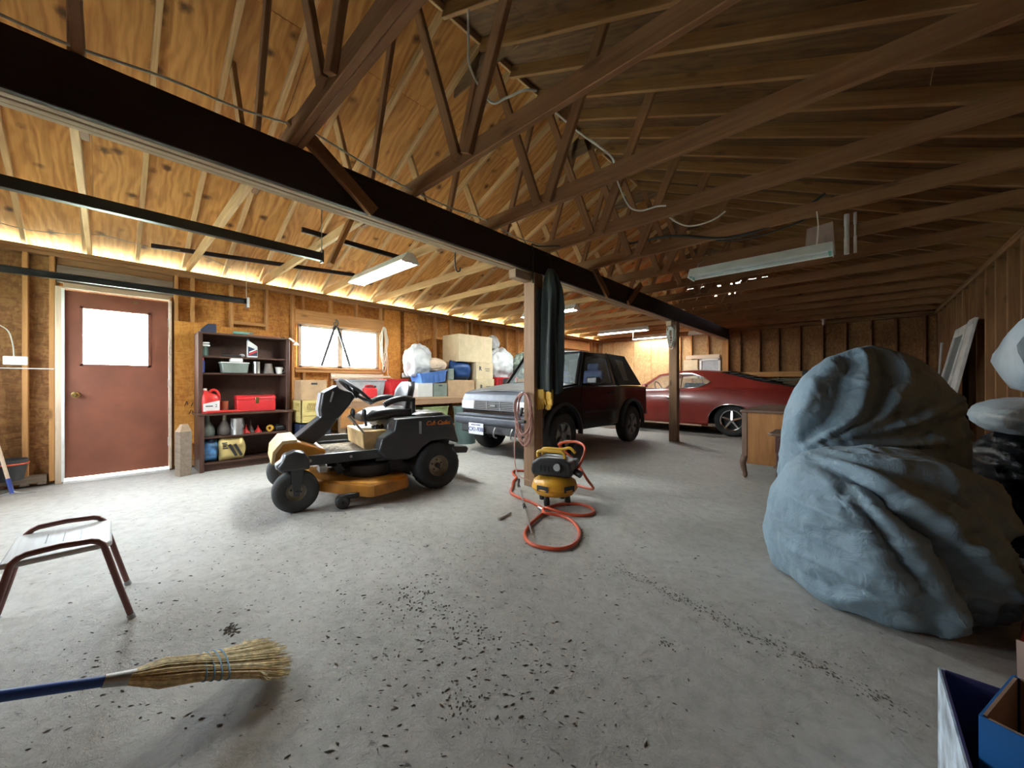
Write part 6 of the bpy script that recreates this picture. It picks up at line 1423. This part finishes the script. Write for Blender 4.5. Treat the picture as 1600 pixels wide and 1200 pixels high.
cable('white cable sagging behind the third truss right of the beam', [(-1.58, 3.05, 2.95), (-1.57, 3.05, 2.87), (-1.46, 3.05, 2.59), (-1.35, 3.05, 2.50), (-1.21, 3.05, 2.49), (-1.14, 3.07, 2.48)], .007, 'wire_white')
cable('white cable sagging behind the fourth truss right of the beam', [(-1.23, 3.3, 2.56), (-1.19, 3.3, 2.47), (-1.044, 3.3, 2.36), (-.873, 3.32, 2.36), (-.78, 3.36, 2.42)], .006, 'wire_white')
cable('black cables bundled towards the unlit lamp', [(-1.9, 4.0, 2.62), (-1.4, 3.95, 2.56), (-1.0, 3.98, 2.44), (-.7, 4.0, 2.42), (-.4, 4.02, 2.50), (-.2, 4.05, 2.62)], .012, 'wire_black')
cable('thin black cable beside the bundled ones', [(-1.9, 4.02, 2.55), (-1.3, 4.0, 2.50), (-.8, 4.06, 2.40), (-.35, 4.10, 2.46), (-.15, 4.1, 2.60)], .007, 'wire_black')
cable('thin brown cable strung along the left eave above the door', [(XL + .25, -1.0, 2.62), (XL + .10, -.6, 2.56), (XL + .12, -.3, 2.58), (XL + .2, .0, 2.62), (XL + .3, .35, 2.56), (XL + .3, .7, 2.60), (XL + .12, 1.1, 2.54)], .004, 'rim_tan')
cable('white cable down the wall to the outlet left of the door', [(XL + .01, -1.0, 1.70), (XL + .01, -.80, 1.65), (XL + .01, -.66, 1.58), (XL + .01, -.62, 1.45), (XL + .01, -.61, 1.31)], .005, 'wire_white')
cable('white cable running level below the outlet to the door frame', [(XL + .01, -1.0, 1.20), (XL + .012, -.7, 1.195), (XL + .012, -.36, 1.195)], .006, 'wire_white')
cable('black cable looped over the beam at the post', [(X0 + .10, 2.90, 2.05), (X0 + .10, 2.90, 2.36), (X0 + .07, 2.92, 2.45), (X0 + .05, 3.05, 2.47), (X0 + .25, 3.15, 2.45)], .007, 'wire_black')
for k, (x, y, z0, z1, lab) in enumerate(((-.25, 3.97, 2.18, 2.46, 'pull string hanging at the right end of the unlit lamp'), (-4.25, 5.62, 2.06, 2.40, 'pull string under the lamp above the truck hood'), (-4.1, 8.85, 2.10, 2.38, 'pull string under the lamp above the truck rear'))):
    cable(lab, [(x, y, z1), (x + .01, y, (z0 + z1) / 2), (x, y, z0)], .004, 'string', 'string')
hk = thing('ceiling_hook', 'bent wire hook hanging under the main beam', 'hook', (X0 - .07, 2.05, 2.16)); G().tube(curve_pts([(0, 0, .03), (0, 0, -.10), (0, .02, -.14), (0, .05, -.13), (0, .055, -.10)], 6), .006, 8).build('hook_wire', 'dark_metal', hk); G().cyl((0, 0, .01), (0, 0, .03), .012, n=8).build('hook_plate', 'galv', hk)
bl = thing('bulb_holder', 'small white bulb holder under the ceiling by the back wall', 'light', (-.55, 10.50, 2.33)); G().lathe([(.001, .11), (.05, .11), (.05, .095), (.03, .085), (.028, .05), (.001, .05)], (0, 0, 0), 18).build('holder', 'plastic_white', bl); G().ell((0, 0, .02), (.032, .032, .042), 16, 10).build('bulb', 'plastic_white', bl)
o_ = thing('heater_duct', 'beige metal box mounted on the truss above the unlit lamp', 'duct', (-.28, 4.80, 2.30)); G().prism([(-.12, 0), (.12, .0), (.10, .32), (-.10, .30)], 'y', -.01, .02).build('panel', 'skin_pink', o_); G().cyl((.20, 0, -.02), (.20, 0, .36), .02, n=10).cyl((.26, 0, -.02), (.26, 0, .36), .012, n=10).build('pipe', 'enamel', o_)
# ------------------------------------------------------------------ dirt on the floor
plain('dirt', (.12, .10, .08), .95, var=.4, scale=40)
rd = random.Random(21); g = G()
def crumb(x, y, s):
    n = 5; top = [(x + s * rd.uniform(-.5, .5), y + s * rd.uniform(-.5, .5), s * rd.uniform(.3, .6))]
    ring = [(x + s * math.cos(2 * PI * k / n + rd.random()) * rd.uniform(.6, 1.2), y + s * math.sin(2 * PI * k / n) * rd.uniform(.6, 1.2), .0005) for k in range(n)]
    g.add(ring + top, [(k, (k + 1) % n, n) for k in range(n)])
for (cx, cy, sp, n_, sz) in ((-1.951, .362, .022, 60, .008), (-1.55, 1.0, .12, 110, .007), (-1.17, 1.04, .07, 60, .006), (-.93, .79, .05, 50, .005), (-.57, 1.52, .03, 25, .005), (-1.9, 1.3, .5, 90, .004), (-2.4, .9, .5, 90, .005), (-1.0, 1.3, .6, 120, .004), (-.3, 1.9, .3, 60, .004)):
    for k in range(n_): crumb(rd.gauss(cx, sp), rd.gauss(cy, sp * .6), sz * rd.uniform(.4, 1.3))
for k in range(420):
    f_ = rd.random(); crumb(-1.02 + 1.15 * f_ + rd.gauss(0, .02), 1.972 - .25 * f_ + rd.gauss(0, .022), rd.uniform(.002, .006))
def flake(x, y, L, w_, a):
    c_, s_ = math.cos(a), math.sin(a); P = [(-L, 0), (-L * .3, -w_), (L * .6, -w_ * .7), (L, w_ * .2), (L * .2, w_), (-L * .6, w_ * .6)]
    P = [(px_ * rd.uniform(.6, 1.3), py_ * rd.uniform(.5, 1.4)) for px_, py_ in P]; n = len(P)
    g.add([(x + c_ * p[0] - s_ * p[1], y + s_ * p[0] + c_ * p[1], .0008) for p in P] + [(x, y, w_ * .6 + .001)], [(k, (k + 1) % n, n) for k in range(n)])
for k in range(2600):
    cx, cy, sx_, sy_ = rd.choice(((-2.2, .9, .45, .45), (-1.6, 1.2, .35, .35), (-1.25, .75, .25, .22), (-2.9, .6, .5, .4), (-1.2, 1.8, .5, .4), (-.9, 1.0, .25, .2), (-2.0, .1, .35, .25)))
    L = rd.choice((.002, .003, .003, .005, .008, .012)) * rd.uniform(.5, 1.1); flake(rd.gauss(cx, sx_), rd.gauss(cy, sy_), L, L * rd.uniform(.18, .5), rd.gauss(.75, .5))
for k in range(260): crumb(rd.uniform(-4.5, .6), rd.uniform(-.3, 5.0), rd.uniform(.002, .005))
o = g.build('floor_dirt', 'dirt', smooth=0); o['kind'] = 'stuff'; tag(o, 'loose dirt crumbs and gravel scattered on the concrete floor', 'dirt')
